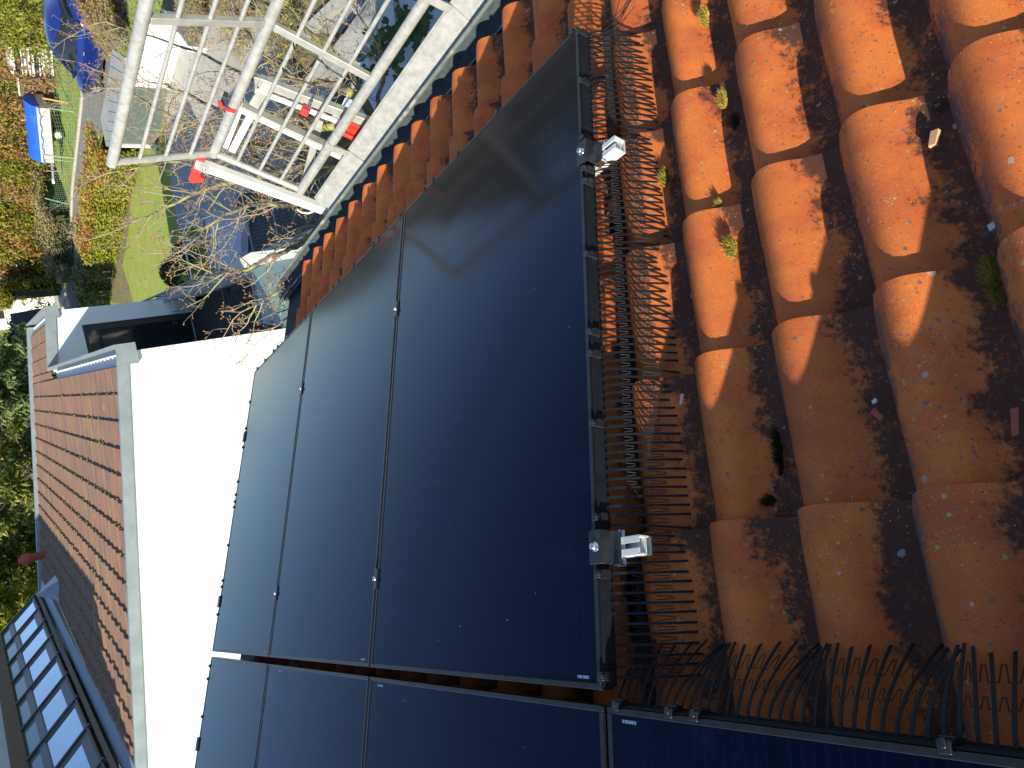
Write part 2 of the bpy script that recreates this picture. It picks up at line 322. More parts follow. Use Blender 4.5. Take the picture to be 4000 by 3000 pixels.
def lathe(mb, c, ax, prof, n=16, smooth=True):              # prof: (radius, offset along ax)
    ax = Vector(ax).normalized(); up = Vector((0, 0, 1)) if abs(ax.z) < .9 else Vector((1, 0, 0)); x = ax.cross(up).normalized(); y = ax.cross(x); vs = []; fs = []
    for r, h in prof:
        for k in range(n): a = 2*pi*k/n; vs.append(Vector(c)+ax*h+(x*cos(a)+y*sin(a))*r)
    for i in range(len(prof)-1):
        for k in range(n): fs.append([i*n+k, i*n+(k+1) % n, (i+1)*n+(k+1) % n, (i+1)*n+k])
    mb.add(vs, fs, smooth); return mb
def vnoise(x, y, z=0): return (sin(x*1.7+y*2.3+z)+sin(x*3.1-y*1.3+z*2.1)*.6+sin(-x*5.3+y*4.7+z*1.3)*.35)/1.95
# ------------------------------------------------------------------ our house roof
TW, TL = .2027, .3600           # tile cover width and length
TN = -.203                      # trough level below panel face
U0, V0 = -.176, -.698
EAVE = RW(0, -.722, -.13)
house = thing('house', (0, 4, -5.6), 'tiled house roof in the foreground that carries the solar panels', 'house')
def tprof(t):                   # height across a tile, t=0 far lip .. 1 under the next lip
    lipt = [(-.03, .002), (.0, .016), (.04, .031), (.10, .046), (.17, .059), (.25, .068), (.34, .072), (.43, .067), (.52, .053), (.60, .036), (.68, .020), (.76, .009), (.85, .002), (.93, .000), (1.02, .002)]
    for (a, ha), (b, hb) in zip(lipt, lipt[1:]):
        if t <= b: s = (t-a)/(b-a); s = s; return ha+(hb-ha)*s
    return lipt[-1][1]
def smprof(t): return (tprof(t-.03)+2*tprof(t)+tprof(t+.03))/4
def roof_tiles():
    vs = []; fs = []; uvs = []; tid = []
    ncol0, ncol1 = -19, 15
    for c in range(ncol0, ncol1+1):
        far = c > 4
        for r in range(-0, 9):
            u_far = U0+TW*(c+1)                                # far lip position
            v_n = V0+TL*r
            if r > 6 and u_far > -.1 and False: continue
            if u_far > 3.85: continue
            rnd = random.random(); ju = random.uniform(-.002, .002); jv = random.uniform(-.004, .004); rot = random.uniform(-.010, .010); lift = random.uniform(-.002, .0025)
            NU = 16 if not far else 12; NV = 7
            L = TL+.06
            o = len(vs)
            ts = [-.035+(1.055)*(i/NU) for i in range(NU+1)]
            ts[1] = 0.0
            for layer in (0, 1):
                for j in range(NV+1):
                    w = j/NV; vv = w*L
                    for t in ts:
                        tt = .31+(t-.31)*(1+(.20 if t > .31 else .12)*min(1, vv/TL))
                        h = smprof(tt) if t > .0 else tprof(tt)
                        if j == 0: h -= .004*max(0, 1-t/.12)
                        if j <= 1: h += (.006 if j == 0 else .003)*min(1, max(0, (t-.45)/.15))
                        # nose corners are rounded back; wavy hand-made nose
                        cut = 0
                        if j == 0: cut = .016*max(0, 1-abs(t-.0)/.12)+.004*max(0, (t-.85)/.15)
                        nn = TN-.004+h+.023-(vv/L)*.026+lift-(.0085 if layer else 0)
                        if j == 0 and not layer: nn -= .003
                        du = -t*TW+ju+rot*(vv-L/2); dv = vv+cut+jv-rot*du
                        p = RW(u_far+du, v_n+dv, nn); vs.append(p); uvs.append((t, w*L/TL)); tid.append(rnd)
            W_ = NU+1; K = (NV+1)*W_
            for j in range(NV):
                for i in range(NU):
                    a = o+j*W_+i; fs.append([a, a+1, a+W_+1, a+W_][::-1])
                    if j == 0: b = a+K; fs.append([b, b+1, b+W_+1, b+W_])
            for i in range(NU): a = o+i; fs.append([a, a+1, a+1+K, a+K])
            for j in range(NV): a = o+j*W_; fs.append([a, a+W_, a+W_+K, a+K][::-1]); a = o+j*W_+NU; fs.append([a, a+W_, a+W_+K, a+K])
    org = ORG[house]
    me = bpy.data.meshes.new('tile_roof'); me.from_pydata([tuple(v-org) for v in vs], [], fs)
    ul = me.uv_layers.new(name='UVMap'); li = [0]*len(me.loops); me.loops.foreach_get('vertex_index', li)
    flat = []
    for i in li: flat += uvs[i]
    ul.data.foreach_set('uv', flat)
    a = me.attributes.new('tid', 'FLOAT', 'POINT'); a.data.foreach_set('value', tid)
    me.polygons.foreach_set('use_smooth', [True]*len(me.polygons)); me.materials.append(MT['tile']); me.update()
    bm = bmesh.new(); bm.from_mesh(me)
    for e in bm.edges:
        if len(e.link_faces) == 2 and e.calc_face_angle(0) > .9: e.smooth = False
    bm.to_mesh(me); bm.free()
    ob = bpy.data.objects.new('tile_roof', me); S.collection.objects.link(ob); ob.parent = house; ORG[ob] = org
roof_tiles()
# battens and felt, verge board, walls, gutter
MB().box(RW(-.15, 1.1, -.262), UX*3.9, VX*1.9, NX*.012).build('roof_felt', 'felt', house)
fb = MB(); fb.box(RW(-.15, -.765, -.235)+Vector((0, -.0, -.07)), UX*3.9, Vector((0, .012, 0)), Vector((0, 0, .10))); fb.build('fascia', 'anthra', house)
wl = MB(); wl.aabox((-4.0, -.30, -5.6), (3.60, 3.2, -.62)); wl.build('wall', 'white', house)
up_ = MB(); up_.box(RW(-.15, 3.42, -.19), UX*3.95, VX*.44, NX*.03); up_.build('upper_roof', 'roofbrown', house)
# gutter: half round with rolled lip
gy, gz, gr = -.684, -.486, .067
gm = MB(); gu0, gu1 = -4.0, 3.80
ring = [pi+pi*i/12 for i in range(13)]
for rr, flip in ((gr, 0), (gr-.003, 1)):
    n = 60; vs = []
    for i in range(n+1):
        x = gu0+(gu1-gu0)*i/n
        for a in ring: vs.append(Vector((x, gy+cos(a)*rr, gz+sin(a)*rr)))
    fs = []
    for i in range(n):
        for k in range(12):
            q = [i*13+k, i*13+k+1, (i+1)*13+k+1, (i+1)*13+k]; fs.append(q if flip else q[::-1])
    gm.add(vs, fs, True)
gm.tube([(gu0, gy-gr, gz+.004), (gu1, gy-gr, gz+.004)], .009, 10); gm.tube([(gu0, gy+gr, gz+.004), (gu1, gy+gr, gz+.004)], .004, 6)
for x in (gu0, gu1):
    gm.prism([Vector((x, gy+cos(a)*gr, gz+sin(a)*gr)) for a in ring], (.003, 0, 0))
g_o = gm.build('gutter', 'zinc', house)
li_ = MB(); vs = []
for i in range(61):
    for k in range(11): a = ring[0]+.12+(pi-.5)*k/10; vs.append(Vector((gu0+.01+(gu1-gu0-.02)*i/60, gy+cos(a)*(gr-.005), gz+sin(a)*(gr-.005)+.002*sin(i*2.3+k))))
li_.add(vs, [[i*11+k, i*11+k+1, (i+1)*11+k+1, (i+1)*11+k] for i in range(60) for k in range(10)], True); li_.build('shade_dirt_lining', 'shade_dirt_lining', g_o)  # dark lining: dirt, with the shade inside the gutter painted in
gs = MB()
for x in (-1.5, -.6, .3, 1.2, 2.1, 2.62, 3.3):
    gs = MB(); gs.tube([(x, gy+cos(a)*(gr+.004), gz+sin(a)*(gr+.004)) for a in [pi*.98+pi*1.0*i/10 for i in range(11)]], .006, 6); gs.build('gutter_bracket', 'zinc', g_o)
# ------------------------------------------------------------------ solar panels
PW, PH, PT, GAP = 1.134, 1.782, .035, .013
LIP = .011
def solar_panel(u0, v0, label, near_hi=True):
    r = thing('solar_panel', RW(u0, v0, 0), label, 'solar panel', 'black solar panels mounted on the tiled roof')
    fr = MB()
    for (a, b, c, d) in ((0, 0, PW, LIP), (0, PH-LIP, PW, PH), (0, LIP, LIP, PH-LIP), (PW-LIP, LIP, PW, PH-LIP)):
        fr.box(RW(u0+(a+c)/2, v0+(b+d)/2, -PT/2), UX*(c-a)/2, VX*(d-b)/2, NX*PT/2)
    bm = bmesh.new(); vv = [bm.verts.new(x) for x in fr.v]
    for f in fr.f: bm.faces.new([vv[i] for i in f])
    bmesh.ops.bevel(bm, geom=bm.edges[:], offset=.0012, segments=1, affect='EDGES'); bm.verts.index_update()
    f2 = MB().add([x.co.copy() for x in bm.verts], [[x.index for x in f.verts] for f in bm.faces]); bm.free(); f2.build('frame', 'frame', r)
    g = MB().quad(RW(u0+LIP-.001, v0+LIP-.001, -.0022), RW(u0+PW-LIP+.001, v0+LIP-.001, -.0022), RW(u0+PW-LIP+.001, v0+PH-LIP+.001, -.0022), RW(u0+LIP-.001, v0+PH-LIP+.001, -.0022))
    g.quad(RW(u0+LIP, v0+LIP, -.0062), RW(u0+LIP, v0+PH-LIP, -.0062), RW(u0+PW-LIP, v0+PH-LIP, -.0062), RW(u0+PW-LIP, v0+LIP, -.0062))
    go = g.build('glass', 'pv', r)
    ul = go.data.uv_layers.new(name='UVMap')
    for i, q in enumerate([(0, 0), (1, 0), (1, 1), (0, 1), (0, 0), (0, 1), (1, 1), (1, 0)]): ul.data[i].uv = q
    return r
def plabel(r, u, v, w=.038, h=.006):                            # small barcode sticker inside the frame corner
    MB().box(RW(u, v, -.0016), UX*w/2, VX*h/2, NX*.0003).build('label', 'label', r)
SU = PW+GAP
r1 = []
names1 = ['large black solar panel nearest the tile field, with brackets on its edge', 'middle black solar panel of the lower row reflecting blue sky', 'farthest black solar panel of the lower row next to the white wall']
for i in range(3):
    r = solar_panel(i*SU, 0, names1[i]); r1.append(r); plabel(r, i*SU+.055, PH-.022)
V2 = PH+.029
names2 = ['black solar panel at the bottom edge above the second row gap, left of the comb', 'black solar panel in the upper row, second from the far end', 'farthest black solar panel of the upper row, cut by the photo edge']
for i in range(3):
    r = solar_panel(-.003+i*SU, V2, names2[i]); plabel(r, i*SU+.95 if i else .95+.1, V2+.022)
r = solar_panel(-.003-SU, V2, 'nearest black solar panel in the bottom right corner with grey frame and bird comb'); plabel(r, -.003-GAP-.06, V2+.022)
# ------------------------------------------------------------------ rails with clamps
def rail(v, u_end, label, n_clamp, near=True):
    t = thing('mounting_rail', RW(u_end, v, -.055), label, 'mounting rail', 'aluminium rails under the panels')
    mb = MB(); x0, x1 = u_end, 3.47
    # open C profile: base, two sides, two inward lips
    for (dv, dn, hv, hn) in ((0, -.074, .020, .0018), (-.0185, -.056, .0018, .018), (.0185, -.056, .0018, .018), (-.0125, -.0395, .0065, .0016), (.0125, -.0395, .0065, .0016), (0, -.060, .0170, .0012)):
        mb.box(RW((x0+x1)/2, v+dv, dn), UX*(x1-x0)/2, VX*hv, NX*hn)
    mb.build('rail_profile', 'alu_white', t)
    if near:
        ec = MB()
        ec.bbox(RW(-.004, v, .0032), UX*.019, VX*.036, NX*.003, .001)
        ec.bbox(RW(-.0225, v, -.018), UX*.0022, VX*.036, NX*.020, .001)
        e = ec.build('end_clamp', 'plastic', t)
        lv = MB(); lv.quad(RW(-.026, v-.036, -.036), RW(-.046, v-.036, -.044), RW(-.046, v+.040, -.044), RW(-.026, v+.040, -.036)); lv.box(RW(-.034, v+.038, -.035), UX*.014, VX*.0015, NX*.010); lv.box(RW(-.032, v, -.037), UX*.010, VX*.036, NX*.0015); lv.build('clamp_plate', 'chrome', e)
        b = MB(); lathe(b, RW(-.006, v, .006), NX, [(.0105, 0), (.0105, .002), (.0072, .002), (.0072, .011), (.0062, .012), (.004, .012), (.004, .007), (0, .007)], 14); b.build('bolt', 'chrome', e)
    for i in range(1, n_clamp+1):
        uc = i*SU-GAP/2; m = MB(); m.bbox(RW(uc, v, .0022), UX*.014, VX*.034, NX*.0022, .001); m.bbox(RW(uc, v, -.012), UX*(GAP/2-.002), VX*.034, NX*.012, .001); c = m.build('mid_clamp', 'plastic', t)
        b = MB(); lathe(b, RW(uc, v, .0045), NX, [(.0075, 0), (.0072, .007), (.003, .0075), (0, .005)], 12); b.build('bolt', 'chrome', c)
    m = MB(); m.bbox(RW(3*SU-GAP+.004, v, .0032), UX*.018, VX*.034, NX*.003, .001); m.bbox(RW(3*SU-GAP+.019, v, -.018), UX*.002, VX*.034, NX*.018, .001); m.build('end_clamp', 'plastic', t)
    return t
rail(.460, -.088, 'silver mounting rail end with black clamp in the sunlight, near the comb', 2)
rail(1.500, -.092, 'silver mounting rail end with bolt head in the shade beside the comb', 2)
rail(V2+.46, -1.2, 'mounting rail under the upper row of panels, only its clamps showing', 2, near=False)
# roof hooks carrying the rails
for v in (.460, 1.500):
    hk = MB(); hk.box(RW(.045, v+.028, -.10), UX*.015, VX*.003, NX*.055); hk.box(RW(.045, v+.10, -.150), UX*.015, VX*.07, NX*.003)
    hk.build('roof_hook', 'chrome', label='steel roof hook under the %s rail end' % ('sunlit' if v < 1 else 'shaded'), cat='roof hook')
# ------------------------------------------------------------------ bird guard combs
def clip(parent, P, along, out, nrm):
    c = MB()
    c.bbox(P+out*.003+nrm*.002, along*.0085, out*.008, nrm*.0025, .001)
    c.bbox(P+out*.0085-nrm*.014, along*.0085, out*.0030, nrm*.016, .001)
    c.bbox(P+out*.008+nrm*.002, along*.0035, out*.006, nrm*.0042, .001)
    c.bbox(P+out*.013-nrm*.018, along*.0095, out*.0022, nrm*.010, .0008)
    return c.build('clip', 'plastic', parent)
def spike_path(base, along, out, nrm, tipo, tipd, tips, off=0, n=12):
    pts = []
    for i in range(n+1):
        s = i/n; o = tipo*s; d = -.034+off - (tipd-.034)*(s**1.55); a = tips*(s**2)
        pts.append(base+out*o+nrm*d+along*a)
    return pts
def strip(mb, pts, along, w, th):
    vs = []; fs = []; n = len(pts)
    for i, p in enumerate(pts):
        d = (pts[min(i+1, n-1)]-pts[max(i-1, 0)]).normalized(); a = (along-d*along.dot(d)).normalized(); q = d.cross(a).normalized()
        ww = w*(1-.15*i/(n-1))
        for sx, sy in ((-1, -1), (1, -1), (1, 1), (-1, 1)): vs.append(p+a*sx*ww/2+q*sy*th/2)
    for i in range(n-1):
        for k in range(4): fs.append([i*4+k, i*4+(k+1) % 4, (i+1)*4+(k+1) % 4, (i+1)*4+k])
    fs.append([0, 3, 2, 1]); fs.append([4*n-4, 4*n-3, 4*n-2, 4*n-1]); mb.add(vs, fs)
def tile_h(u, v):            # top of the tile field at (u, v)
    c = (U0+TW*40-u)/TW; t = c-math.floor(c); rr = (v-V0)/TL; w = rr-math.floor(rr); w2 = w
    return TN+max(smprof(t), smprof(min(t+.999, 1.0)) if t < 0 else 0)+.019-w2*.022
def comb(t, base, along, out, nrm, L, sp=.0205, seed=1, hfun=None, reach=.104):
    rnd = random.Random(seed); n = int(L/sp); mb = MB(); zig = MB(); paths = []
    mb.box(base+along*(L/2)+out*.0030-nrm*.0205, along*L/2, out*.0018, nrm*.0160)
    mb.box(base+along*(L/2)+out*.0050-nrm*.0370, along*L/2, out*.0035, nrm*.0010)
    for i in range(n):
        s = .006+i*sp; b = base+along*s+out*.006
        td = .150
        if hfun: td = -hfun(s)-.005
        bend = rnd.uniform(-.0015, .0015)
        # where the tile crest is high the finger is pushed up and sideways
        tips = -.010+(td-.128)*-.30+bend
        if hfun:
            tips = -.005+.40*(hfun(s+.03)-hfun(s-.03))-max(0, (.15-td))*.12+bend
        p = spike_path(b, along, out, nrm, reach+rnd.uniform(-.003, .003), td, tips); strip(mb, p, along, .0056, .0018); paths.append(p)
    for (a0, a1) in ((4.2, 5.6), (7.4, 9.6)):
        pts = []
        def ev(p, x): i = int(x); f = x-i; return p[i].lerp(p[min(i+1, len(p)-1)], f)
        for i in range(n-1):
            p, q = paths[i], paths[i+1]
            pts += [ev(p, a0), ev(p, a0).lerp(ev(q, a0), .28), ev(p, a1).lerp(ev(q, a1), .42), ev(p, a1).lerp(ev(q, a1), .62), ev(p, a0).lerp(ev(q, a0), .74)]
        pts.append(ev(paths[-1], a0))
        zig.tube(pts, .0009, 4, smooth=False)
    mb.add(zig.v, zig.f)
    return mb.build('comb', 'spike', t)
gd = thing('bird_guard', RW(-.01, .9, -.05), 'black bird comb along the near panel edge, its fingers resting on the orange tiles', 'bird guard', 'bird guards clipped to the panel frames')
comb(gd, RW(0, .010, 0), VX, -UX, NX, PH-.015, hfun=lambda s: tile_h(-.125, .01+s-.01), seed=3)
for v in (.026, .209, .409, .510, .552, .773, .989, 1.046, 1.220, 1.435, 1.556, 1.756): clip(gd, RW(0, v, 0), VX, -UX, NX)
gd2 = thing('bird_guard', RW(1.7, 0, -.05), 'black bird guard along the lower panel edge above the eave tiles', 'bird guard', 'bird guards clipped to the panel frames')
comb(gd2, RW(.01, 0, 0), UX, -VX, NX, 3*SU-GAP-.02, seed=5, reach=.03, hfun=lambda s: -.150)
for u in (.028, .428, .695, .884, .958, 1.179, 1.399, 1.457, 1.691, 1.885, 1.963, 2.221, 2.394, 2.483, 2.708, 2.906, 2.989, 3.178, 3.36): clip(gd2, RW(u, 0, 0), UX, -VX, NX)
gd3 = thing('bird_guard', RW(3*SU-GAP, .9, -.05), 'black clips of the bird guard silhouetted on the far panel edge against the white wall', 'bird guard', 'bird guards clipped to the panel frames')
comb(gd3, RW(3*SU-GAP, .010, 0), VX, UX, NX, PH-.03, seed=8, reach=.06, hfun=lambda s: -.150)
for v in (.218, .403, .532, .762, .847, .891, .926, 1.164, 1.377, 1.414, 1.574, V2+.05, V2+.12, V2+.32, V2+.62, V2+.8): clip(gd3, RW(3*SU-GAP, v, 0), VX, UX, NX)
gd4 = thing('bird_guard', RW(-.6, V2, -.05), 'black bird comb in the shade along the lower edge of the nearest panel', 'bird guard', 'bird guards clipped to the panel frames')
comb(gd4, RW(-.010, V2, 0), -UX, -VX, NX, 1.13, seed=11, reach=.118, hfun=lambda s: tile_h(-.010-s, V2-.13))
for u in (-.043, -.181, -.240, -.646, -.80): clip(gd4, RW(u, V2, 0), UX, -VX, NX)
# tuft of loose comb fingers at the near lower corner
tf = MB()
for i in range(9):
    a = random.uniform(-.2, 1.1); L_ = random.uniform(.10, .19); b = RW(-.02-.004*i, .03+random.uniform(-.03, .03), -.055)
    tf.tube([b+UX*(-L_*s)+VX*(-.10*s*s*a)+NX*(-.05*s+.05*s*s) for s in [j/6 for j in range(7)]], .0011, 4)
tf.build('loose_fingers', 'spike', gd)
# ------------------------------------------------------------------ moss, chips and debris on the tiles
def roof_pt(px, py, n=-.150): return atpl(px, py, RW(0, 0, n), NX)
def moss(px, py, r, m, label, n=-.140, h=.016, cnt=260, el=1.0):
    P = roof_pt(px, py, n); mb = MB()
    for i in range(cnt):
        a = random.uniform(0, 2*pi); q = sqrt(random.random())*r; b = P+UX*cos(a)*q*.6+VX*sin(a)*q*el+NX*(-.012)
        hh = h*(1.25-q/r)*random.uniform(.5, 1.2)+.012; d = (NX+UX*random.uniform(-.5, .5)+VX*random.uniform(-.5, .5)).normalized(); s = UX*cos(i)+VX*sin(i)
        mb.add([b-s*.0011, b+s*.0011, b+d*hh], [[0, 1, 2]])
    return mb.build('moss_clump', m, label=label, cat='moss', group='moss clumps on the tiles')
moss(2846, 962, .022, 'moss', 'golden moss clump on the lit tile beside the bird comb, casting a brush-shaped shadow', el=1.3, h=.022, cnt=420)
moss(2590, 690, .022, 'moss', 'golden and dark moss clump right beside the comb fingers', n=-.165, el=1.3, h=.02, cnt=380)
moss(2815, 380, .018, 'moss', 'yellow moss clump on the tile edge above the ring-shaped lichen', n=-.145, el=1.6, cnt=300)
moss(2745, 60, .020, 'moss', 'olive moss clump at the top edge of the photo', n=-.135, el=1.7, cnt=300)
moss(2870, 470, .020, 'mossdark', 'dark moss clump in the shaded tile trough', n=-.185, el=1.2, cnt=260)
moss(3880, 1085, .030, 'moss', 'large glowing golden moss tuft between two tiles at the right', n=-.165, el=1.5, h=.024, cnt=700)
moss(3680, 415, .026, 'mossdark', 'dark moss patch in the shade above the small clay chip', n=-.185, el=.6, cnt=260)
moss(3030, 1760, .014, 'mossdark', 'dark moss filling the long tile joint in the shade', n=-.185, el=3.5, cnt=420)
moss(2990, 1955, .030, 'mossdark', 'green black moss under the tile step in the shade', n=-.180, el=.35, cnt=260)
moss(2420, 1130, .024, 'moss', 'yellow green moss under the comb fingers', n=-.19, el=2.2, cnt=420)
moss(2800, 790, .010, 'moss', 'small golden moss tuft at the nose of a lit tile', n=-.15, el=.5, cnt=120)
def chip(px, py, n, a, w, l, h, m, label, cat='tile chip'):
    P = roof_pt(px, py, n); ax = UX*cos(a)+VX*sin(a); ay = -UX*sin(a)+VX*cos(a); up = NX
    poly = [P-ax*w*.5-ay*l*.5, P+ax*w*.42-ay*l*.46, P+ax*w*.5+ay*l*.5, P-ax*w*.30+ay*l*.42]
    return MB().prism(poly, up*h).build('tile_chip', m, label=label, cat=cat, group='clay chips on the roof')
chip(3655, 545, -.170, -.30, .014, .030, .009, 'chip', 'small pale orange clay chip standing in the shaded trough')
chip(3430, 1620, -.175, .7, .012, .026, .003, 'pot', 'thin orange tile splinter lying in the shade')
chip(3420, 1568, -.175, .3, .010, .007, .004, 'cream', 'tiny white chip beside the tile splinter')
chip(3968, 1650, -.15, -.15, .011, .044, .003, 'pot', 'flat orange tile flake at the right photo edge')
chip(3885, 885, -.185, .2, .016, .012, .006, 'cream', 'pale chip wedged at the tile joint near the right edge')
chip(2665, 1560, -.16, -.3, .008, .026, .003, 'cream', 'small dry curled leaf scrap near the comb', 'leaf scrap')
# ------------------------------------------------------------------ aluminium roof edge guard
UE = 2.64
PE = atx(1335, 850, 2.67); PL = atx(1231, 777, 2.67)
def alongx(p, x): return Vector((x, p.y, p.z))
plk = thing('toe_board', alongx(PE, 0), 'wide scuffed aluminium board running along the gutter', 'toe board')
mb = MB(); w_ = (PL-PE); wn = w_.normalized(); nn = UX.cross(wn).normalized()
if nn.dot(CAM-PE) < 0: nn = -nn
X0, X1 = -2.6, 2.67
c = (PE+PL)/2
mb.bbox(alongx(c, (X0+X1)/2), UX*(X1-X0)/2, w_/2, nn*.004, .002)
mb.build('board', 'alu', plk)
mb = MB(); mb.bbox(alongx(PL, (X0+X1)/2)-nn*.014+wn*.002, UX*(X1-X0)/2, wn*.008, nn*.014, .002); mb.build('edge_flange', 'alu_dull', plk)
T4 = atx(1176, 741, UE); T3 = atx(836, 597, UE); T1 = atx(438, 633, UE)
gf = thing('guard_rail', alongx(T4, 0), 'aluminium tube guard rail with thin bars, bent in the middle, beside the roof edge', 'guard rail')
GX0 = -2.6
for nm, P in (('bottom_tube', T4), ('knee_tube', T3), ('top_tube', T1)):
    m = MB(); m.tube([alongx(P, GX0), alongx(P, UE+.02)], .0275, 20); m.build(nm, 'alu', gf)
m = MB(); m.tube([T4, T3], .021, 16, False); m.tube([T3, T1], .021, 16, False); m.build('end_tube', 'alu', gf)
for a, b in ((T4, T3), (T3, T1)):
    for s in (.25, .5, .75):
        p = a.lerp(b, s); m = MB(); m.tube([alongx(p, GX0), alongx(p, UE)], .0105, 12); m.build('bar', 'alu', gf)
def station(px, py, P): return atpl(px, py, P, (T3-T4).cross(UX).normalized()).x
xs = [atpl(1060, 95, T4, (T3-T4).cross(UX).normalized()).x]
XS = xs[0]
for a, b in ((T4, T3), (T3, T1)):
    m = MB(); d = (b-a).normalized(); m.beam(alongx(a+d*.026, XS), alongx(b-d*.026, XS), .042, .030, up=UX.cross(d), bev=.003); m.build('cross_member', 'alu_dull', gf)
    m = MB(); m.beam(alongx(a+d*.026, XS-1.9), alongx(b-d*.026, XS-1.9), .042, .030, up=UX.cross(d), bev=.003); m.build('cross_member', 'alu_dull', gf)
# straps that hold the bottom tube to the toe board
def strap(x):
    m = MB(); d = (alongx(c, x)+nn*.0-alongx(T4, x)); side = d.normalized(); q = UX.cross(side).normalized()
    if q.dot(nn) < 0: q = -q
    pts = []
    for i in range(9):
        a = pi*.55+pi*.95*i/8; pts.append(alongx(T4, x)+(side*cos(a)+q*sin(a)*1)*.0315)
    pts = pts[::-1]; 
    path = pts+[alongx(PL, x)+nn*.008-wn*.01, alongx(c, x)+nn*.0075, alongx(c, x)+nn*.007-wn*.045]
    vs = []; fs = []
    for p in path: vs += [p-UX*.022, p+UX*.022]
    n = len(path)
    th = [p+q*.004 for p in vs]
    for i in range(n-1): fs.append([2*i, 2*i+1, 2*i+3, 2*i+2]); fs.append([2*n+2*i, 2*n+2*i+2, 2*n+2*i+3, 2*n+2*i+1])
    for i in range(n-1): fs.append([2*i, 2*i+2, 2*n+2*i+2, 2*n+2*i]); fs.append([2*i+1, 2*n+2*i+1, 2*n+2*i+3, 2*i+3])
    m.add(vs+th, fs); return m.build('strap', 'alu', gf)
pn_ = (T3-T4).cross(UX).normalized(); strap(atpl(1292, 560, T4, pn_).x); strap(atpl(1668, -30, T4, pn_).x)
# thin black cable looped round the bars
cb = MB()
def gp(px, py, off=.02): return atpl(px, py, T4+(T3-T4).cross(UX).normalized()*0, (T3-T4).cross(UX).normalized())
cb.tube([gp(*p)+Vector((0, .018, .012)) for p in ((1150, 158), (1152, 176), (1165, 192), (1190, 201), (1215, 200), (1235, 212), (1262, 232), (1300, 262), (1342, 292))], .0028, 6)
cb.tube([gp(*p)+Vector((0, .018, .012)) for p in ((1108, 255), (1112, 275), (1128, 292), (1160, 300), (1180, 303), (1212, 316), (1240, 327), (1262, 332))], .0028, 6)
cb.tube([gp(*p)+Vector((0, -.02, -.01)) for p in ((1130, 250), (1150, 268), (1172, 282), (1178, 298))], .0024, 6)
cb.build('cable', 'cable', label='thin black cable looped around the guard rail bars', cat='cable')
# bracket arms outside the guard
PN = (T3-T4).cross(UX).normalized()
if PN.y > 0: PN = -PN
def bp(px, py, off): return atpl(px, py, T4+PN*off, PN)
br = thing('scaffold_bracket', bp(1320, 838, .05), 'white sunlit bracket arm running under the end of the toe board', 'scaffold bracket', 'scaffold brackets holding the guard rail')
a, b = bp(765, 635, .055), bp(1350, 848, .055)
m = MB(); m.beam(a, b, .075, .045, up=PN, bev=.003); m.build('arm', 'alu_white', br)
m = MB(); d = (b-a).normalized(); s_ = d.cross(PN); m.box((a+b)/2-PN*.0235+s_*.012, d*(b-a).length*.36, s_*.0015, PN*.001); m.build('groove', 'anthra', br)
m = MB(); m.box(a+d*.055-PN*.024, d*.028, s_*.038, PN*.0015); pl = m.build('end_plate', 'alu_dull', br)
m = MB(); lathe(m, a+d*.055-PN*.0255, -PN, [(.011, 0), (.010, .006), (0, .006)], 10); m.build('bolt', 'chrome', pl)
# red lever
m = MB(); L = [(768, 612), (806, 612), (790, 660), (780, 690), (797, 700), (797, 711), (760, 716), (742, 712), (736, 700), (752, 655)]
m.prism([bp(x, y, .05) for x, y in L], PN*.018); m.build('lever', 'red', br)
m = MB(); hk = [bp(1238, 784, .09), bp(1236, 800, .09), bp(1226, 824, .09), bp(1205, 833, .09), bp(1180, 830, .09), bp(1160, 818, .09)]
m.tube(hk, .008, 10); m.build('hook', 'alu_white', br)
b2 = thing('scaffold_bracket', bp(1255, 565, .05), 'bracket ladder with two rails and flat rungs behind the lower bars', 'scaffold bracket', 'scaffold brackets holding the guard rail')
q0, q1 = bp(925, 412, .060), bp(1345, 612, .060)
m = MB(); m.beam(q0, q1, .042, .045, up=PN, bev=.003); m.build('rail', 'alu_white', b2)
m = MB(); m.beam(q0-PN*.002+(q1-q0)*.04+UX*-.028, q1+UX*-.028, .016, .05, up=PN, bev=.002); m.build('rail_flange', 'alu_dull', b2)
r0, r1_ = bp(1012, 312, .13), bp(1500, 500, .13)
m = MB(); m.beam(r0, r1_, .062, .04, up=PN, bev=.003); m.build('rail', 'alu_dull', b2)
m = MB(); m.beam(r0+UX*.055-PN*.03, r1_+UX*.055-PN*.03, .03, .012, up=PN); m.build('rail_flange', 'alu_white', b2)
for (x0, y0, x1, y1, w, o0, o1, mm) in ((1052, 318, 990, 415, .055, .12, .075, 'alu_dull'), (982, 445, 902, 598, .040, .075, .06, 'alu_white'), (936, 432, 878, 585, .028, .085, .07, 'alu_white'), (1250, 470, 1190, 712, .042, .15, .09, 'alu_dull'), (1306, 436, 1322, 545, .026, .12, .10, 'alu_dull'), (1003, 302, 1008, 352, .03, .16, .16, 'alu_dull')):
    m = MB(); m.beam(bp(x0, y0, o0), bp(x1, y1, o1), w, .012, up=PN, bev=.002); m.build('rung', mm, b2)
m = MB(); cc = [(858, 398), (866, 416), (884, 427), (903, 432), (919, 437)]
pts = [bp(x, y, -.035) for x, y in cc]; strip(m, pts, (T4-T3).normalized(), .022, .008); cl = m.build('clamp', 'red', b2)
m = MB(); m.bbox(bp(876, 385, .01), UX*.035, (T4-T3).normalized()*.012, PN*.02, .002); m.build('clamp_block', 'anthra', cl)
m = MB(); m.bbox(bp(1192, 432, .08), UX*.025, (T4-T3).normalized()*.022, PN*.02, .003); k_ = m.build('clamp', 'red', b2)
m = MB(); lathe(m, bp(1205, 415, .07), -UX, [(.010, 0), (.010, .03), (.006, .034), (.006, .05)], 10); m.build('bolt', 'chrome', k_)
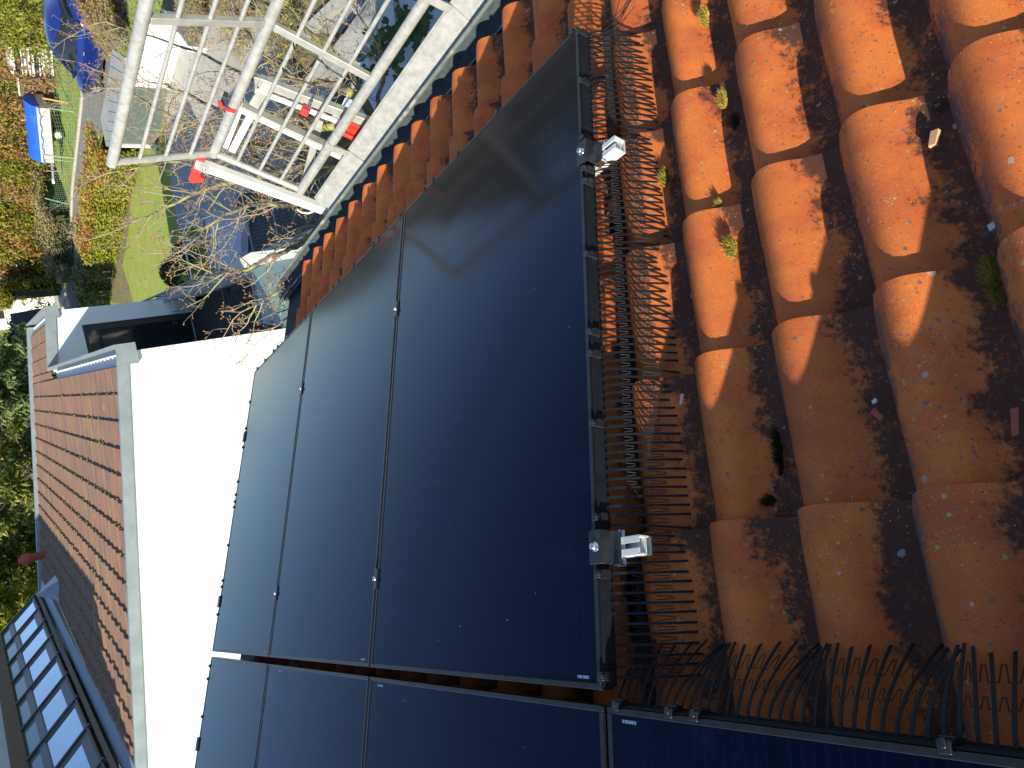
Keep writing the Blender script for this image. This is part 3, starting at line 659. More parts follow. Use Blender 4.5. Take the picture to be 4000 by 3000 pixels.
m = MB(); m.bbox(bp(1385, 505, .10), UX*.040, (T4-T3).normalized()*.065, PN*.006, .002); m.bbox(bp(1372, 535, .09), UX*.014, (T4-T3).normalized()*.065, PN*.014, .006); m.build('red_plate', 'red', b2)
# ------------------------------------------------------------------ neighbour house (frame: k depth, e left, z height)
GZ = -5.6
K1, K2, K3 = 9.2, 16.55, 20.9
EC = -.241; ZC = -.055; SL = .160
ER = -1.47
def rz(e): return ZC+SL*(e-EC)
nh = thing('neighbour_house', HW(K1+3, 2, GZ), 'white neighbour house with a low brown tiled roof and zinc edges', 'house')
m = MB(); m.prism([HW(K1, EC, GZ), HW(K1, 9.5, GZ), HW(K1, 9.5, rz(9.5)-.02), HW(K1, EC, rz(EC)-.02)], HD*.3); 
m.prism([HW(K1+.301, EC, GZ), HW(K1+.301, EC, rz(EC)-.05), HW(K1+.301, EC+.3, rz(EC)-.05), HW(K1+.301, EC+.3, GZ)], HD*(K2-K1-.302)); m.build('wall', 'white', nh)
# recessed back wall with a hole for the terrace door
DE0, DE1, DZ1, DZ0 = -.30, -1.115, -.74, -2.90
m = MB(); TH = HD*.25
m.prism([HW(K2, ER, GZ), HW(K2, DE1, GZ), HW(K2, DE1, rz(DE1)-.02), HW(K2, ER, rz(ER)-.02)], TH)
m.prism([HW(K2, DE1+.001, DZ1), HW(K2, EC, DZ1), HW(K2, EC, rz(EC)-.02), HW(K2, DE1+.001, rz(DE1)-.02)], TH)
m.prism([HW(K2, DE1+.001, GZ), HW(K2, EC, GZ), HW(K2, EC, DZ0-.12), HW(K2, DE1+.001, DZ0-.12)], TH)
m.prism([HW(K2+.251, ER, GZ), HW(K2+.251, ER, rz(ER)-.05), HW(K2+.251, ER+.25, rz(ER)-.05), HW(K2+.251, ER+.25, GZ)], HD*(K3-K2-.3))
m.build('back_wall', 'white', nh)
dr = MB(); fw = .075
dr.prism([HW(K2+.07, DE1, DZ0-.12), HW(K2+.07, DE1+fw, DZ0-.12), HW(K2+.07, DE1+fw, DZ1), HW(K2+.07, DE1, DZ1)], HD*.08)
dr.prism([HW(K2+.07, DE1+fw, DZ1-fw), HW(K2+.07, 1.1, DZ1-fw), HW(K2+.07, 1.1, DZ1), HW(K2+.07, DE1+fw, DZ1)], HD*.08)
dr.prism([HW(K2+.07, DE1+fw, DZ0-.12), HW(K2+.07, 1.1, DZ0-.12), HW(K2+.07, 1.1, DZ0-.02), HW(K2+.07, DE1+fw, DZ0-.02)], HD*.08)
dr.prism([HW(K2+.085, DE1+fw, DZ0-.02), HW(K2+.085, DE1+fw*1.7, DZ0-.02), HW(K2+.085, DE1+fw*1.7, DZ1-fw), HW(K2+.085, DE1+fw, DZ1-fw)], HD*.05)
d_ = dr.build('terrace_door', 'anthra', nh)
m = MB(); m.prism([HW(K2+.10, DE1+fw, DZ0), HW(K2+.10, 1.1, DZ0), HW(K2+.10, 1.1, DZ1-fw), HW(K2+.10, DE1+fw, DZ1-fw)], HD*.02); m.build('pane', 'glass', d_)
m = MB(); m.box(HW(K2+.09, -.93, -2.55), HE*.04, HD*.01, Vector((0, 0, .05))); m.build('handle', 'anthra', d_)
# roof: interlocking concrete tiles as stepped courses running across the slope
def roofslab(name, e0, e1, k0, k1, mname, extra=0):
    m = MB(); ed = MB(); step = .334; n = int((e1-e0)/step+.999)
    for i in range(n):
        ea = e0+i*step; eb = min(ea+step+.0, e1); nk = int((k1-k0)/.30)
        dz = .030
        vs = []; rows = nk*6
        for j in range(rows+1):
            k = k0+(k1-k0)*j/rows; rib = (0, .012, .016, .012, 0, -.004)[j % 6]; jj = .004*sin(i*7.3+(j//6)*3.1)
            vs += [HW(k, ea, rz(ea)+dz+rib+jj), HW(k, eb+.02, rz(eb)+.004+rib*.8+jj), HW(k, ea, rz(ea)-.01)]
        fs = []
        for j in range(rows): a = 3*j; fs.append([a, a+3, a+4, a+1]); fs.append([a+2, a+5, a+3, a])
        m.add(vs, fs)
        if i:
            for j in range(int((k1-k0)/.05)):
                if random.random() < .13*(1+vnoise(j*.31, i*2.7)*1.4):
                    k = k0+(k1-k0)*random.random(); s = random.uniform(.010, .032); ed.box(HW(k, ea-.008, rz(ea)+.008), HD*s*1.5, HE*.012, Vector((0, 0, s*.7)))
    o = m.build(name, mname, nh); 
    if ed.v: ed.build('moss', 'moss', o, kind='stuff')
roofslab('tiled_roof', EC+.16, 9.5, K1+.06, K3-.1, 'concretetile')
roofslab('tiled_roof', ER+.22, EC+.16, K2+.06, K3-.1, 'concretetile')
m = MB()
# zinc cappings: near verge, far verge, side gutters
m.prism([HW(K1-.03, EC-.02, rz(EC)-.055), HW(K1-.03, 9.5, rz(9.5)-.055), HW(K1-.03, 9.5, rz(9.5)+.065), HW(K1-.03, EC-.02, rz(EC)+.065)], HD*.075)
m.build('verge_capping', 'zinc_light', nh)
m = MB(); m.prism([HW(K2-.03, ER-.02, rz(ER)-.10), HW(K2-.03, EC-.04, rz(EC)-.10), HW(K2-.03, EC-.04, rz(EC)+.085), HW(K2-.03, ER-.02, rz(ER)+.085)], HD*.10); m.build('verge_capping', 'zinc_light', nh)
m = MB(); m.prism([HW(K3-.12, ER-.02, rz(ER)-.2), HW(K3-.12, 9.5, rz(9.5)-.2), HW(K3-.12, 9.5, rz(9.5)+.09), HW(K3-.12, ER-.02, rz(ER)+.09)], HD*.20); m.build('verge_capping', 'zinc_light', nh)
def box_gutter(k0, k1, e):
    m = MB(); z = rz(e)
    m.prism([HW(k0, e-.10, z-.14), HW(k0, e-.10, z+.09), HW(k0, e-.085, z+.09), HW(k0, e-.085, z-.12), HW(k0, e+.14, z-.12), HW(k0, e+.14, z+.03), HW(k0, e+.155, z+.03), HW(k0, e+.155, z-.14)], HD*(k1-k0))
    m.prism([HW(k0-.012, e-.10, z-.14), HW(k0-.012, e-.10, z+.09), HW(k0-.012, e+.155, z+.06), HW(k0-.012, e+.155, z-.14)], HD*.01)
    m.build('box_gutter', 'zinc_light', nh)
box_gutter(K1-.045, K2-.05, EC-.0); box_gutter(K2-.045, K3+.08, ER-.0)
# roof vent with zinc hood and terracotta pot
vt = MB(); p = HW(19.6, 3.95, rz(3.95)); lathe(vt, p+Vector((0, 0, -.05)), (0, 0, 1), [(.09, 0), (.09, .30), (.12, .36), (.12, .52), (.07, .56), (.07, .60)], 14); vt.build('vent_pot', 'pot', nh)
m = MB(); c0 = HW(17.2, 4.25, rz(4.25)); m.add([c0-HD*.28-HE*.22, c0+HD*.28-HE*.22, c0+HD*.28+HE*.26, c0-HD*.28+HE*.26, c0+Vector((0, 0, .42))], [[0, 1, 4], [1, 2, 4], [2, 3, 4], [3, 0, 4], [3, 2, 1, 0]]); m.build('zinc_hood', 'zinc_light', nh)
m = MB(); m.tube([HW(16.6, 4.2, rz(4.2)+.14), HW(12.9, 4.55, rz(4.55)+.09)], .008, 5); m.tube([HW(16.6, 4.2, rz(4.2)), HW(16.6, 4.2, rz(4.2)+.15)], .008, 5); m.tube([HW(14.6, 4.4, rz(4.4)), HW(14.6, 4.4, rz(4.4)+.12)], .008, 5); m.build('lightning_wire', 'alu', nh)
# clerestory glazing strip
GE0, GE1 = 5.02, 5.80; gz0 = rz(5.0)+.10; gz1 = 1.84
gk0, gk1 = K3-.35, K1+.16
def GP(k, s, off=0): 
    P = HW(k, GE0+(GE1-GE0)*s, gz0+(gz1-gz0)*s); return P+(HE*-(gz1-gz0)+Vector((0, 0, GE1-GE0))).normalized()*off
gl = thing('glazed_rooflight', HW(13, GE0, gz0), 'long slanting glazed rooflight with grey frames reflecting the sky', 'rooflight')
m = MB(); m.prism([HW(gk1, GE0-.28, rz(GE0-.28)+.045), HW(gk1, GE0-.02, gz0-.02), HW(gk1, GE0+.3, gz0-.02), HW(gk1, GE0+.3, rz(GE0)-.1), HW(gk1, GE0-.28, rz(GE0-.28)-.1)], HD*(gk0-gk1)); m.build('flashing', 'zinc_light', gl)
m = MB(); m.beam(GP(gk0, .06), GP(gk1, .06), .06, .16, up=HE); m.beam(GP(gk0, .14, .02), GP(gk1, .14, .02), .03, .07, up=HE); m.build('sill', 'bronze', gl)
nb_ = 9; ks = [gk0+(gk1-gk0)*i/nb_ for i in range(nb_+1)]
for k in ks:
    m = MB(); m.beam(GP(k, .08, .03), GP(k, 1.0, .03), .05, .06, up=HE.cross(HD)); m.build('mullion', 'anthra', gl)
for i in range(nb_):
    a, b = ks[i]-.03, ks[i+1]+.03; s0, s1 = (.18, .66) if i % 2 == 0 else (.26, .62)
    fr = MB(); fr.prism([GP(a, .12), GP(b, .12), GP(b, s0), GP(a, s0)], GP(a, 0, .03)-GP(a, 0)); fr.prism([GP(a, s1), GP(b, s1), GP(b, s1+.10), GP(a, s1+.10)], GP(a, 0, .03)-GP(a, 0))
    ja, jb = (.02, .02) if i % 2 == 0 else (.10, .10)
    fr.prism([GP(a, s0), GP(a-ja, s0), GP(a-ja, s1), GP(a, s1)], GP(a, 0, .028)-GP(a, 0)); fr.prism([GP(b+jb, s0), GP(b, s0), GP(b, s1), GP(b+jb, s1)], GP(a, 0, .028)-GP(a, 0))
    w = fr.build('window', 'bronze', gl)
    MB().prism([GP(a, s0), GP(b, s0), GP(b, s1), GP(a, s1)], GP(a, 0, .012)-GP(a, 0)).build('pane', 'skyglass', w)
    MB().prism([GP(a, s1+.10), GP(b, s1+.10), GP(b, 1), GP(a, 1)], GP(a, 0, .010)-GP(a, 0)).build('upper_pane', 'greenglass', w)
m = MB(); m.beam(GP(gk0, 1.04, .05), GP(gk1, 1.04, .05), .16, .22, up=Vector((0, 0, 1))); m.build('fascia', 'brownboard', gl)
m = MB(); m.prism([HW(gk1, GE1+.06, gz1+.12), HW(gk1, GE1+.55, gz1+.16), HW(gk1, GE1+.55, gz1+.02), HW(gk1, GE1+.06, gz1)], HD*(gk0-gk1+.15)); m.build('roof_edge', 'zinc_light', gl)
m = MB(); m.prism([HW(gk0+.12, GE0-.1, rz(GE0)-.05), HW(gk0+.12, GE1+.3, rz(GE0)-.05), HW(gk0+.12, GE1+.3, gz1), HW(gk0+.12, GE1-.05, gz1)], HD*.05); m.build('end_panel', 'anthra', gl)
m = MB(); m.aabox((0, 0, 0), (1, 1, 1)); 
bw = MB(); bw.prism([HW(gk1, 6.4, GZ), HW(gk1, 9.4, GZ), HW(gk1, 9.4, 3.3), HW(gk1, 6.4, 3.3)], HD*(gk0-gk1-.8)); bw.build('shading_rear_block', 'cream', nh)  # out-of-view block, raised so its shadow reaches across the tiled roof
# terrace between the houses
DKZ = -2.95
tr = thing('terrace', HW(13, -2, GZ), 'raised dark timber terrace in front of the neighbour door', 'terrace')
wc = [at(579, 1175, -2.2), at(1310, 872, -2.2)]
dw = (wc[1]-wc[0]); dw.z = 0; dwn = dw.normalized(); sd = Vector((-dwn.y, dwn.x, 0))
if sd.y < 0: sd = -sd
A0 = Vector((wc[0].x, wc[0].y, 0)); Lw = dw.length
m = MB()
# deck boards follow the house front
for i in range(42):
    k = 8.2+i*.205
    if k > K2-.02: break
    # right end clipped by the parapet
    P = HW(k, 0, 0); t_ = 0
    for st in range(60):
        e = EC-.03-st*.08; Q = HW(k, e, 0)
        if (Q-A0).dot(sd) < .14: break
        t_ = e
    if t_ < EC-.1: m.prism([HW(k, EC-.02, DKZ+random.uniform(-.002, .002)), HW(k+.19, EC-.02, DKZ), HW(k+.19, t_, DKZ), HW(k, t_, DKZ)], Vector((0, 0, -.03)))
m.build('deck', 'wood', tr)
m = MB(); m.prism([HW(8.2, EC-.02, DKZ-.05), HW(K2-.02, EC-.02, DKZ-.05), HW(K2-.02, ER, DKZ-.05), A0+sd*.1+Vector((0, 0, DKZ-.05)), A0+dwn*Lw+sd*.1+Vector((0, 0, DKZ-.05))], Vector((0, 0, -.2))); m.build('deck_frame', 'anthra', tr)
for k in (14.2, 12.1, 10.9):
    MB().prism([HW(k, EC-.03, DKZ+.002), HW(k+.05, EC-.03, DKZ+.002), HW(k+.05, -2.6, DKZ+.002), HW(k, -2.6, DKZ+.002)], Vector((0, 0, .012))).build('joint_strip', 'zinc', tr)
pw = thing('parapet_wall', A0+Vector((0, 0, GZ)), 'low white parapet wall with a handrail along the terrace', 'wall')
m = MB(); m.box(A0+dwn*Lw/2+Vector((0, 0, (DKZ+.55+GZ)/2)), dwn*Lw/2, sd*.09, Vector((0, 0, (DKZ+.55-GZ)/2))); m.build('wall', 'white', pw)
m = MB(); m.box(A0+dwn*Lw/2+Vector((0, 0, DKZ+.56)), dwn*(Lw/2+.01), sd*.11, Vector((0, 0, .012))); m.build('coping', 'zinc_light', pw)
m = MB(); m.tube([A0+Vector((0, 0, DKZ+.86))-dwn*.3, A0+dwn*(Lw*.62)+Vector((0, 0, DKZ+.86))], .022, 8); hr = m.build('handrail', 'zinc', pw)
for i in range(8): q = A0+dwn*(.2+i*Lw*.62/8); MB().tube([q+Vector((0, 0, DKZ+.57)), q+Vector((0, 0, DKZ+.85))], .009, 6).build('post', 'anthra', hr)
m = MB(); m.box(A0+dwn*.35+sd*.22+Vector((0, 0, DKZ+.22)), dwn*.55, sd*.12, Vector((0, 0, .24))); m.build('ledge', 'cream', pw)
cn = thing('glass_canopy', at(1060, 1150, -2.2), 'green tinted glass canopy with a pale roller edge above the terrace', 'canopy')
cz = -2.1; m = MB(); pts = [at(x, y, cz) for x, y in ((975, 1062), (1080, 1010), (1230, 975), (1200, 1290), (1018, 1262))]; m.prism(pts, (0, 0, .02)); m.build('glass_sheet', 'greenglass', cn)
m = MB(); m.prism([at(x, y, cz+.03) for x, y in ((895, 1045), (1000, 985), (1195, 962), (1190, 1000), (1085, 1018), (905, 1062))], (0, 0, .08)); m.build('cassette', 'cream', cn)
m = MB(); m.beam(at(975, 1062, cz+.03), at(1018, 1262, cz+.03), .03, .03); m.beam(at(1018, 1262, cz+.03), at(1060, 1256, cz+.03), .03, .03); m.build('edge_frame', 'zinc_light', cn)
def poly(name, pts, z, h, m, **kw): return MB().prism([at(x, y, z) for x, y in pts], (0, 0, -h)).build(name, m, **kw)
# timber pergola deck right of the terrace
tm = thing('timber_deck', at(1080, 850, -3.6), 'weathered dark slatted timber deck seen through the cherry branches', 'timber deck')
q = [at(925, 760, -3.7), at(1320, 640, -3.7), at(1330, 900, -3.7), at(930, 1000, -3.7)]
for i in range(17):
    s0, s1 = i/17, (i+.9)/17
    MB().prism([q[0].lerp(q[3], s0), q[1].lerp(q[2], s0), q[1].lerp(q[2], s1), q[0].lerp(q[3], s1)], (0, 0, -.04)).build('slat', 'slatwood', tm)
MB().prism([v-Vector((0, 0, .06)) for v in q], (0, 0, -1.8)).build('frame', 'anthra', tm)
# low annex with flat grey roof and steel edge
ax = thing('annex', at(870, 940, GZ), 'low annex with flat pale grey roof and blue-grey metal edge', 'annex')
AXQ = [(790, 835), (835, 1048), (938, 1030), (945, 840)]
poly('flat_roof', AXQ, -3.55, .12, 'blueflat', parent=ax); P4 = [at(x, y, -3.55) for x, y in AXQ]
MB().prism([p-Vector((0, 0, .121)) for p in P4], (0, 0, -1.9)).build('wall', 'cream', ax)
m = MB()
for i in (3, 0): m.beam(P4[i]+Vector((0, 0, .02)), P4[(i+1) % 4]+Vector((0, 0, .02)), .10, .08)
m.build('edge_trim', 'zinc_light', ax)
m = MB(); hz = -4.6
hl = [at(840, 925, hz), at(800, 895, hz), at(733, 865, hz), at(712, 928, hz), at(752, 1095, hz)]
m.tube(hl, .030, 8); m.tube([at(715, 940, hz), at(792, 940, hz)], .022, 8)
for v in hl[1:]: m.tube([v, Vector((v.x, v.y, GZ))], .018, 6)
m.build('handrail', 'alu_white', label='white bent handrail beside the round dark shrubs', cat='handrail')
m = MB(); m.prism([at(x, y, -4.9) for x, y in ((722, 945), (790, 945), (798, 955), (728, 955))], (0, 0, -.6)); m.build('planter_box', 'slatwood', label='dark timber box beside the boxwood ball', cat='planter box')
# low garden shed and slabs seen through the guard rail
sh = thing('garden_shed', at(480, 400, GZ), 'low shed with grey ribbed sheet roof and white sunlit front', 'shed')
RQ = [(438, 190), (488, 225), (488, 300), (452, 570), (414, 572), (392, 462), (420, 330)]
z_ = -4.25; RP = [at(x, y, z_) for x, y in RQ]
MB().prism(RP, (0, 0, -.06)).build('roof', 'sheet', sh)
m = MB(); 
for i in range(9):
    s = (i+.5)/9; a = RP[0].lerp(RP[4], s); b = RP[1].lerp(RP[3], s); m.beam(a+Vector((0, 0, .012)), b+Vector((0, 0, .012)), .03, .024)
m.build('roof_seams', 'sheet', sh)
W0, W1, W2 = at(545, 70, z_-.061), at(486, 335, z_-.061), at(455, 565, z_-.061)
def drop(a, b, h, th=.1):
    n = Vector((b.y-a.y, a.x-b.x, 0)).normalized()*th
    if (CAM-a).dot(n) > 0: n = -n
    return MB().prism([a, b, b-Vector((0, 0, h)), a-Vector((0, 0, h))], n)
drop(W0, W1, z_-.061-GZ).build('front_wall', 'white', sh)
w_ = drop(W1, W2, z_-.061-GZ).build('door', 'greendoor', sh)
ws = (W2-W1).normalized(); MB().beam(W2+Vector((0, 0, -.02)), W2-Vector((0, 0, z_-.061-GZ)), .12, .12, up=ws).build('door_frame', 'white', sh)
sb = poly('patio', [(640, 150), (1010, 30), (1180, 330), (1160, 700), (920, 850), (700, 900), (662, 640), (640, 400)], GZ+.03, .02, 'slab', kind='structure')
sb.name = 'patio'
poly('patio', [(655, 560), (770, 560), (800, 840), (700, 905), (668, 720)], GZ+.036, .004, 'concrete', kind='structure')
for i, (a, b) in enumerate((((700, 210), (815, 400)), ((742, 290), (700, 330)), ((690, 300), (800, 300)))):
    pass
# white sunlit garden wall tops
drop(at(640, 40, -5.1), at(735, 180, -5.1), .5, .15).build('garden_wall', 'white', label='low white sunlit garden wall beside the patio slabs', cat='garden wall')
# pale shaded structures under the guard rail near the ivy
ow = thing('lower_roof', at(1500, 100, -3.2), 'pale blue-grey flat roof in the shade behind the ivy', 'lower roof')
poly('roof_sheet', [(1545, -60), (1760, -60), (1760, 60), (1600, 330), (1440, 560), (1290, 500), (1400, 330), (1555, 140)], -3.3, .10, 'blueflat', parent=ow)
q = [at(x, y, -3.41) for x, y in ((1548, -60), (1757, -60), (1597, 328), (1438, 556), (1294, 500))]
MB().prism(q, (0, 0, -2.1)).build('wall', 'cream', ow)
m = MB(); a = [at(x, y, -3.28) for x, y in ((1543, -60), (1556, 100), (1400, 235))]; m.beam(a[0], a[1], .06, .05); m.beam(a[1], a[2], .06, .05); m.build('edge_trim', 'zinc', ow)
def steps():
    st = thing('stair', at(1400, 150, GZ), 'grey concrete garden steps in the shade below the gutter', 'stairs')
    for i, (pts, z) in enumerate((([(1470, -60), (1548, -60), (1556, 100), (1400, 230), (1345, 130)], -4.6), ([(1345, 130), (1400, 230), (1300, 330), (1240, 250)], -4.9), ([(1240, 250), (1300, 330), (1270, 430), (1170, 330)], -5.2))):
        poly('step', pts, z, .3, 'concrete', parent=st)
steps()
poly('gravel_strip', [(1480, -60), (1400, -60), (1200, 130), (1330, 130)], GZ+.05, .02, 'gravel', kind='structure')
m = MB(); m.beam(at(1420, -80, GZ+.16), at(1185, 140, GZ+.16), .16, .2); m.build('edging_stone', 'concrete', label='dark stone edging beside the pebble strip', cat='edging stone')
# ------------------------------------------------------------------ ground
def sheet(name, pts, z, m, th=.0): 
    return MB().add([(x, y, z) for x, y in pts], [list(range(len(pts)))]).build(name, m, kind='structure', loc=(0, 0, z))
g = MB(); NG = 60
def gzf(x, y):
    z = GZ-.02
    if y < -27: z += min(1.0, (-27-y)*.10)+max(0, (-37-y))*.03
    if x > 62: z += (x-62)*.02
    return min(z, -2.0)
vs = []; fs = []; ex = [-300, -120, -40, -10]+[0+4*i for i in range(30)]+[130, 160, 220, 320, 600, 1200]; ey = [-1200, -500, -250, -140, -90, -70, -60]+[-56+2.5*i for i in range(24)]+[10, 40, 120, 400, 1200]
for x in ex:
    for y in ey: vs.append((x, y, gzf(x, y)))
for i in range(len(ex)-1):
    for j in range(len(ey)-1): a = i*len(ey)+j; fs.append([a, a+len(ey), a+len(ey)+1, a+1])
MB().add(vs, fs, True).build('ground', 'wild', kind='structure', loc=(0, 0, GZ))
hm = MB(); vs = []; HN = 60  # unseen hills, raised to keep bright horizon sky out of panel reflections
for i in range(HN+1):
    a = R(-140+130*i/HN); hh = (38+7*vnoise(i*.35, 1)+3*vnoise(i*1.3, 4))*max(.10, min(1, (-17-(-140+130*i/HN))/30))
    for d, z in ((95, GZ-1), (125, GZ+hh*.45), (160, GZ+hh*.9), (230, GZ+hh*1.25)): vs.append((CAM.x+cos(a)*d, CAM.y+sin(a)*d, z+(1.5*vnoise(i*2.1, d) if d > 100 else 0)))
hm.add(vs, [[i*4+j, (i+1)*4+j, (i+1)*4+j+1, i*4+j+1] for i in range(HN) for j in range(3)], True); hm.build('sky_blocking_hills', 'hill', kind='structure', loc=(60, -100, GZ))
sheet('lawn', [(12, -14.1), (40, -14.6), (40, -9.6), (12, -9.6)], GZ, 'grass')
sheet('lawn_edge_soil', [tuple(at(x, y, GZ)[:2]) for x, y in ((505, 700), (485, 900), (455, 1030), (430, 1120), (440, 1185), (520, 1185), (505, 1120), (478, 1040), (500, 920), (512, 760))], GZ+.006, 'earth')
sheet('garden_earth', [(-6, -16), (17.5, -16), (17.5, -6), (-6, -1)], GZ+.004, 'earth')
rd_f = [(15, -21.1), (26, -21.05), (33.4, -20.68), (38.3, -20.5), (42.3, -19.7), (46, -19.0), (53, -19.3), (60, -21), (75, -26)]
rd_n = [(75, -22), (60, -17.6), (50, -16.3), (44, -17.4), (41, -17.7), (36.5, -18.3), (30, -18.2), (15, -18.0)]
sheet('road', rd_f+rd_n, GZ+.008, 'asphalt')
m = MB()
for (a, b) in zip(rd_f, rd_f[1:]): m.beam((a[0], a[1], GZ+.04), (b[0], b[1], GZ+.04), .14, .12)
m.build('kerb', 'kerb', kind='structure')
sheet('driveway', [(50, -21.5), (70, -24), (70, -18), (50, -16.5)], GZ+.012, 'concrete')
# ------------------------------------------------------------------ vegetation
def leafcloud(mb, pts, rad, n, size, flat=.6, squash=1.0, aspect=1.8, droop=0):
    for c in pts:
        for _ in range(n):
            a = random.uniform(0, 2*pi); z = random.uniform(-1, 1); q = sqrt(1-z*z); r = rad*(.55+.5*random.random())
            p = Vector(c)+Vector((cos(a)*q*r, sin(a)*q*r, z*r*squash))
            s = size*random.uniform(.6, 1.3); b = random.uniform(0, 2*pi); t = random.uniform(-flat, flat)
            ux = Vector((cos(b), sin(b), t-droop)).normalized(); uy = ux.cross(Vector((random.uniform(-.6, .6), random.uniform(-.6, .6), 1))).normalized()
            mb.v += [p-ux*s*aspect*.5, p+uy*s*.42, p+ux*s*aspect*.5, p-uy*s*.42]; k = len(mb.v); mb.f.append([k-4, k-3, k-2, k-1]); mb.sm.append(False)
def hedge(name, base, top_off, height, label, cat, m, dens=22, size=.07, cr=.22, wob=.18, group=None, m2=None, m2top=.0, n=9, width=1.0, stems=True):
    """base: list of ground points (near foot line); thick towards top_off"""
    r = thing(name, base[0], label, cat, group); lf = MB(); tp = MB(); core = MB(); st = MB()
    off = Vector(top_off)
    for a, b in zip(base, base[1:]):
        L = (b-a).length; k = max(1, int(L/cr/.8)); hk = max(2, int(height/cr/.85)); wk = max(2, int(off.length*width/cr/.9))
        for i in range(k+1):
            for j in range(hk+1):
                for w in range(wk+1):
                    if 0 < w < wk and 0 < j < hk: continue
                    if j == 0 and w > 0: continue
                    if w == wk and j < hk: continue
                    p = a.lerp(b, (i+random.random()*.6)/k)+off*(w/wk)*width+Vector((0, 0, height*j/hk))
                    q = vnoise(p.x*.9, p.y*.9, p.z); p = p+Vector((q*wob, -q*wob*.8, q*wob*.6))
                    tgt = tp if (m2 and (j/hk) > m2top and random.random() < .55) else lf
                    leafcloud(tgt, [p], cr*random.uniform(.75, 1.25), n, size)
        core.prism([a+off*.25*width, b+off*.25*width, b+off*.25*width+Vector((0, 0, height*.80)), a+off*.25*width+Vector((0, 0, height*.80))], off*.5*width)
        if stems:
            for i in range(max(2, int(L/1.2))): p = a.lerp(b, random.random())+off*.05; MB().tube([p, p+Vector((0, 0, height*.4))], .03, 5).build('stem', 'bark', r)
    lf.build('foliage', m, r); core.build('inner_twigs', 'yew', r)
    if tp.v: tp.build('new_growth', m2, r)
    return r
def V3(p): return Vector(p)
# photinia hedge with red tips between lawn and road
hb = [at(560, 600, GZ), at(510, 750, GZ), at(480, 900, GZ), at(462, 1010, GZ)]
HO = Vector((.15, -1.25, 0))
hedge('hedge', hb, HO, 1.35, 'clipped yellow-green hedge with red leaf tips beside the narrow road', 'hedge', 'laurel', size=.085, cr=.20, m2='redtip', m2top=.97, n=22)
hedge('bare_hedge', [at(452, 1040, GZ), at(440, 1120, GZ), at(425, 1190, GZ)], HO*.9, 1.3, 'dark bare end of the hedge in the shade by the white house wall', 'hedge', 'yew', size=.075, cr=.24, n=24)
# ivy slope, dying conifer hedges behind the road
hedge('ivy_hedge', [at(283, 850, GZ), at(287, 950, GZ), at(284, 1075, GZ)], Vector((.5, -3.4, 0)), 1.1, 'grey-green ivy covered hedge with brown patches beyond the road', 'hedge', 'ivygrey', size=.10, cr=.28, wob=.3, n=20, m2='bush', m2top=.98)
def conifer(px, py, h, w, m, label, cat='conifer', group='conifers in the far hedge row', nn=300, size=.13, z=GZ, depth=1.0, squash=None, taper=.75):
    P = at(px, py, z); r = thing('conifer', P, label, cat, group)
    t = MB(); t.tube([P, P+Vector((0, 0, h*.85))], [w*.09, w*.02], 6); t.build('trunk', 'bark', r)
    lf = MB(); K = int(nn/9)
    for i in range(K):
        s = random.random()**.9; rr = w*.5*(1-s**2*taper)*(1+.18*vnoise(i, s*9)); a = random.uniform(0, 2*pi)
        c = P+Vector((cos(a)*rr, sin(a)*rr*depth, .1+s*h)); leafcloud(lf, [c], w*.13, 9, size, flat=1.6)
    lf.build('crown', m, r)
    return r
# far hedge row: individually distinguishable bushes
rowdef = [(232, -40, 3.6, 3.0, 'thuja', 'dark green conifer at the top left corner behind the garden'), (205, 60, 3.2, 3.4, 'thuja', 'green brown conifer behind the rubble border at the top'),
 (190, 170, 3.4, 3.6, 'thujabrown', 'dry brown conifer behind the tall white pole'), (180, 300, 3.6, 3.8, 'thujabrown', 'dry brown conifer behind the plastic crates'),
 (178, 400, 3.2, 3.0, 'thuja', 'yellow-green conifer between the crates and the trailer'), (182, 490, 3.6, 3.4, 'thujabrown', 'dry brown conifer behind the blue tarpaulin'),
 (188, 590, 3.4, 3.4, 'thuja', 'yellow-green conifer behind the front of the trailer'), (190, 670, 3.2, 3.4, 'thujabrown', 'dry brown conifer behind the trailer drawbar')]
for i, (px, py, h, w, m, lb) in enumerate(rowdef): conifer(px, py, h, w*1.15, m, lb, nn=3400, size=.11, z=GZ+.05)
row2 = [(168, 770, 4.2, 4.6, 'thuja', 'bright green hedge bush above the metal post'), (163, 850, 3.6, 4.6, 'thujabrown', 'brown patched hedge bush below the first green one'), (164, 905, 4.2, 5.0, 'thuja', 'second bright green hedge bush along the ivy'),
 (162, 960, 3.6, 5.0, 'thujabrown', 'orange-brown dry hedge bush in the middle of the ivy slope'), (164, 1010, 3.8, 5.0, 'thujabrown', 'brown hedge bush with green shoots before the last one'), (170, 1055, 3.9, 5.0, 'thuja', 'last green hedge bush beside the tall dark hedge')]
for px, py, h, w, m, lb in row2: conifer(px, py, h, w, m, lb, nn=3200, size=.15, z=GZ+.2)
hq = [at(236, 1105, GZ), at(215, 1110, GZ), at(150, 1128, GZ)]
hedge('hedge', hq, Vector((2.0, .4, 0)), 3.2, 'tall dense olive-green hedge next to the sunlit white garage', 'hedge', 'thuja', size=.15, cr=.42, wob=.35, n=40, m2='thujabrown', m2top=.97)
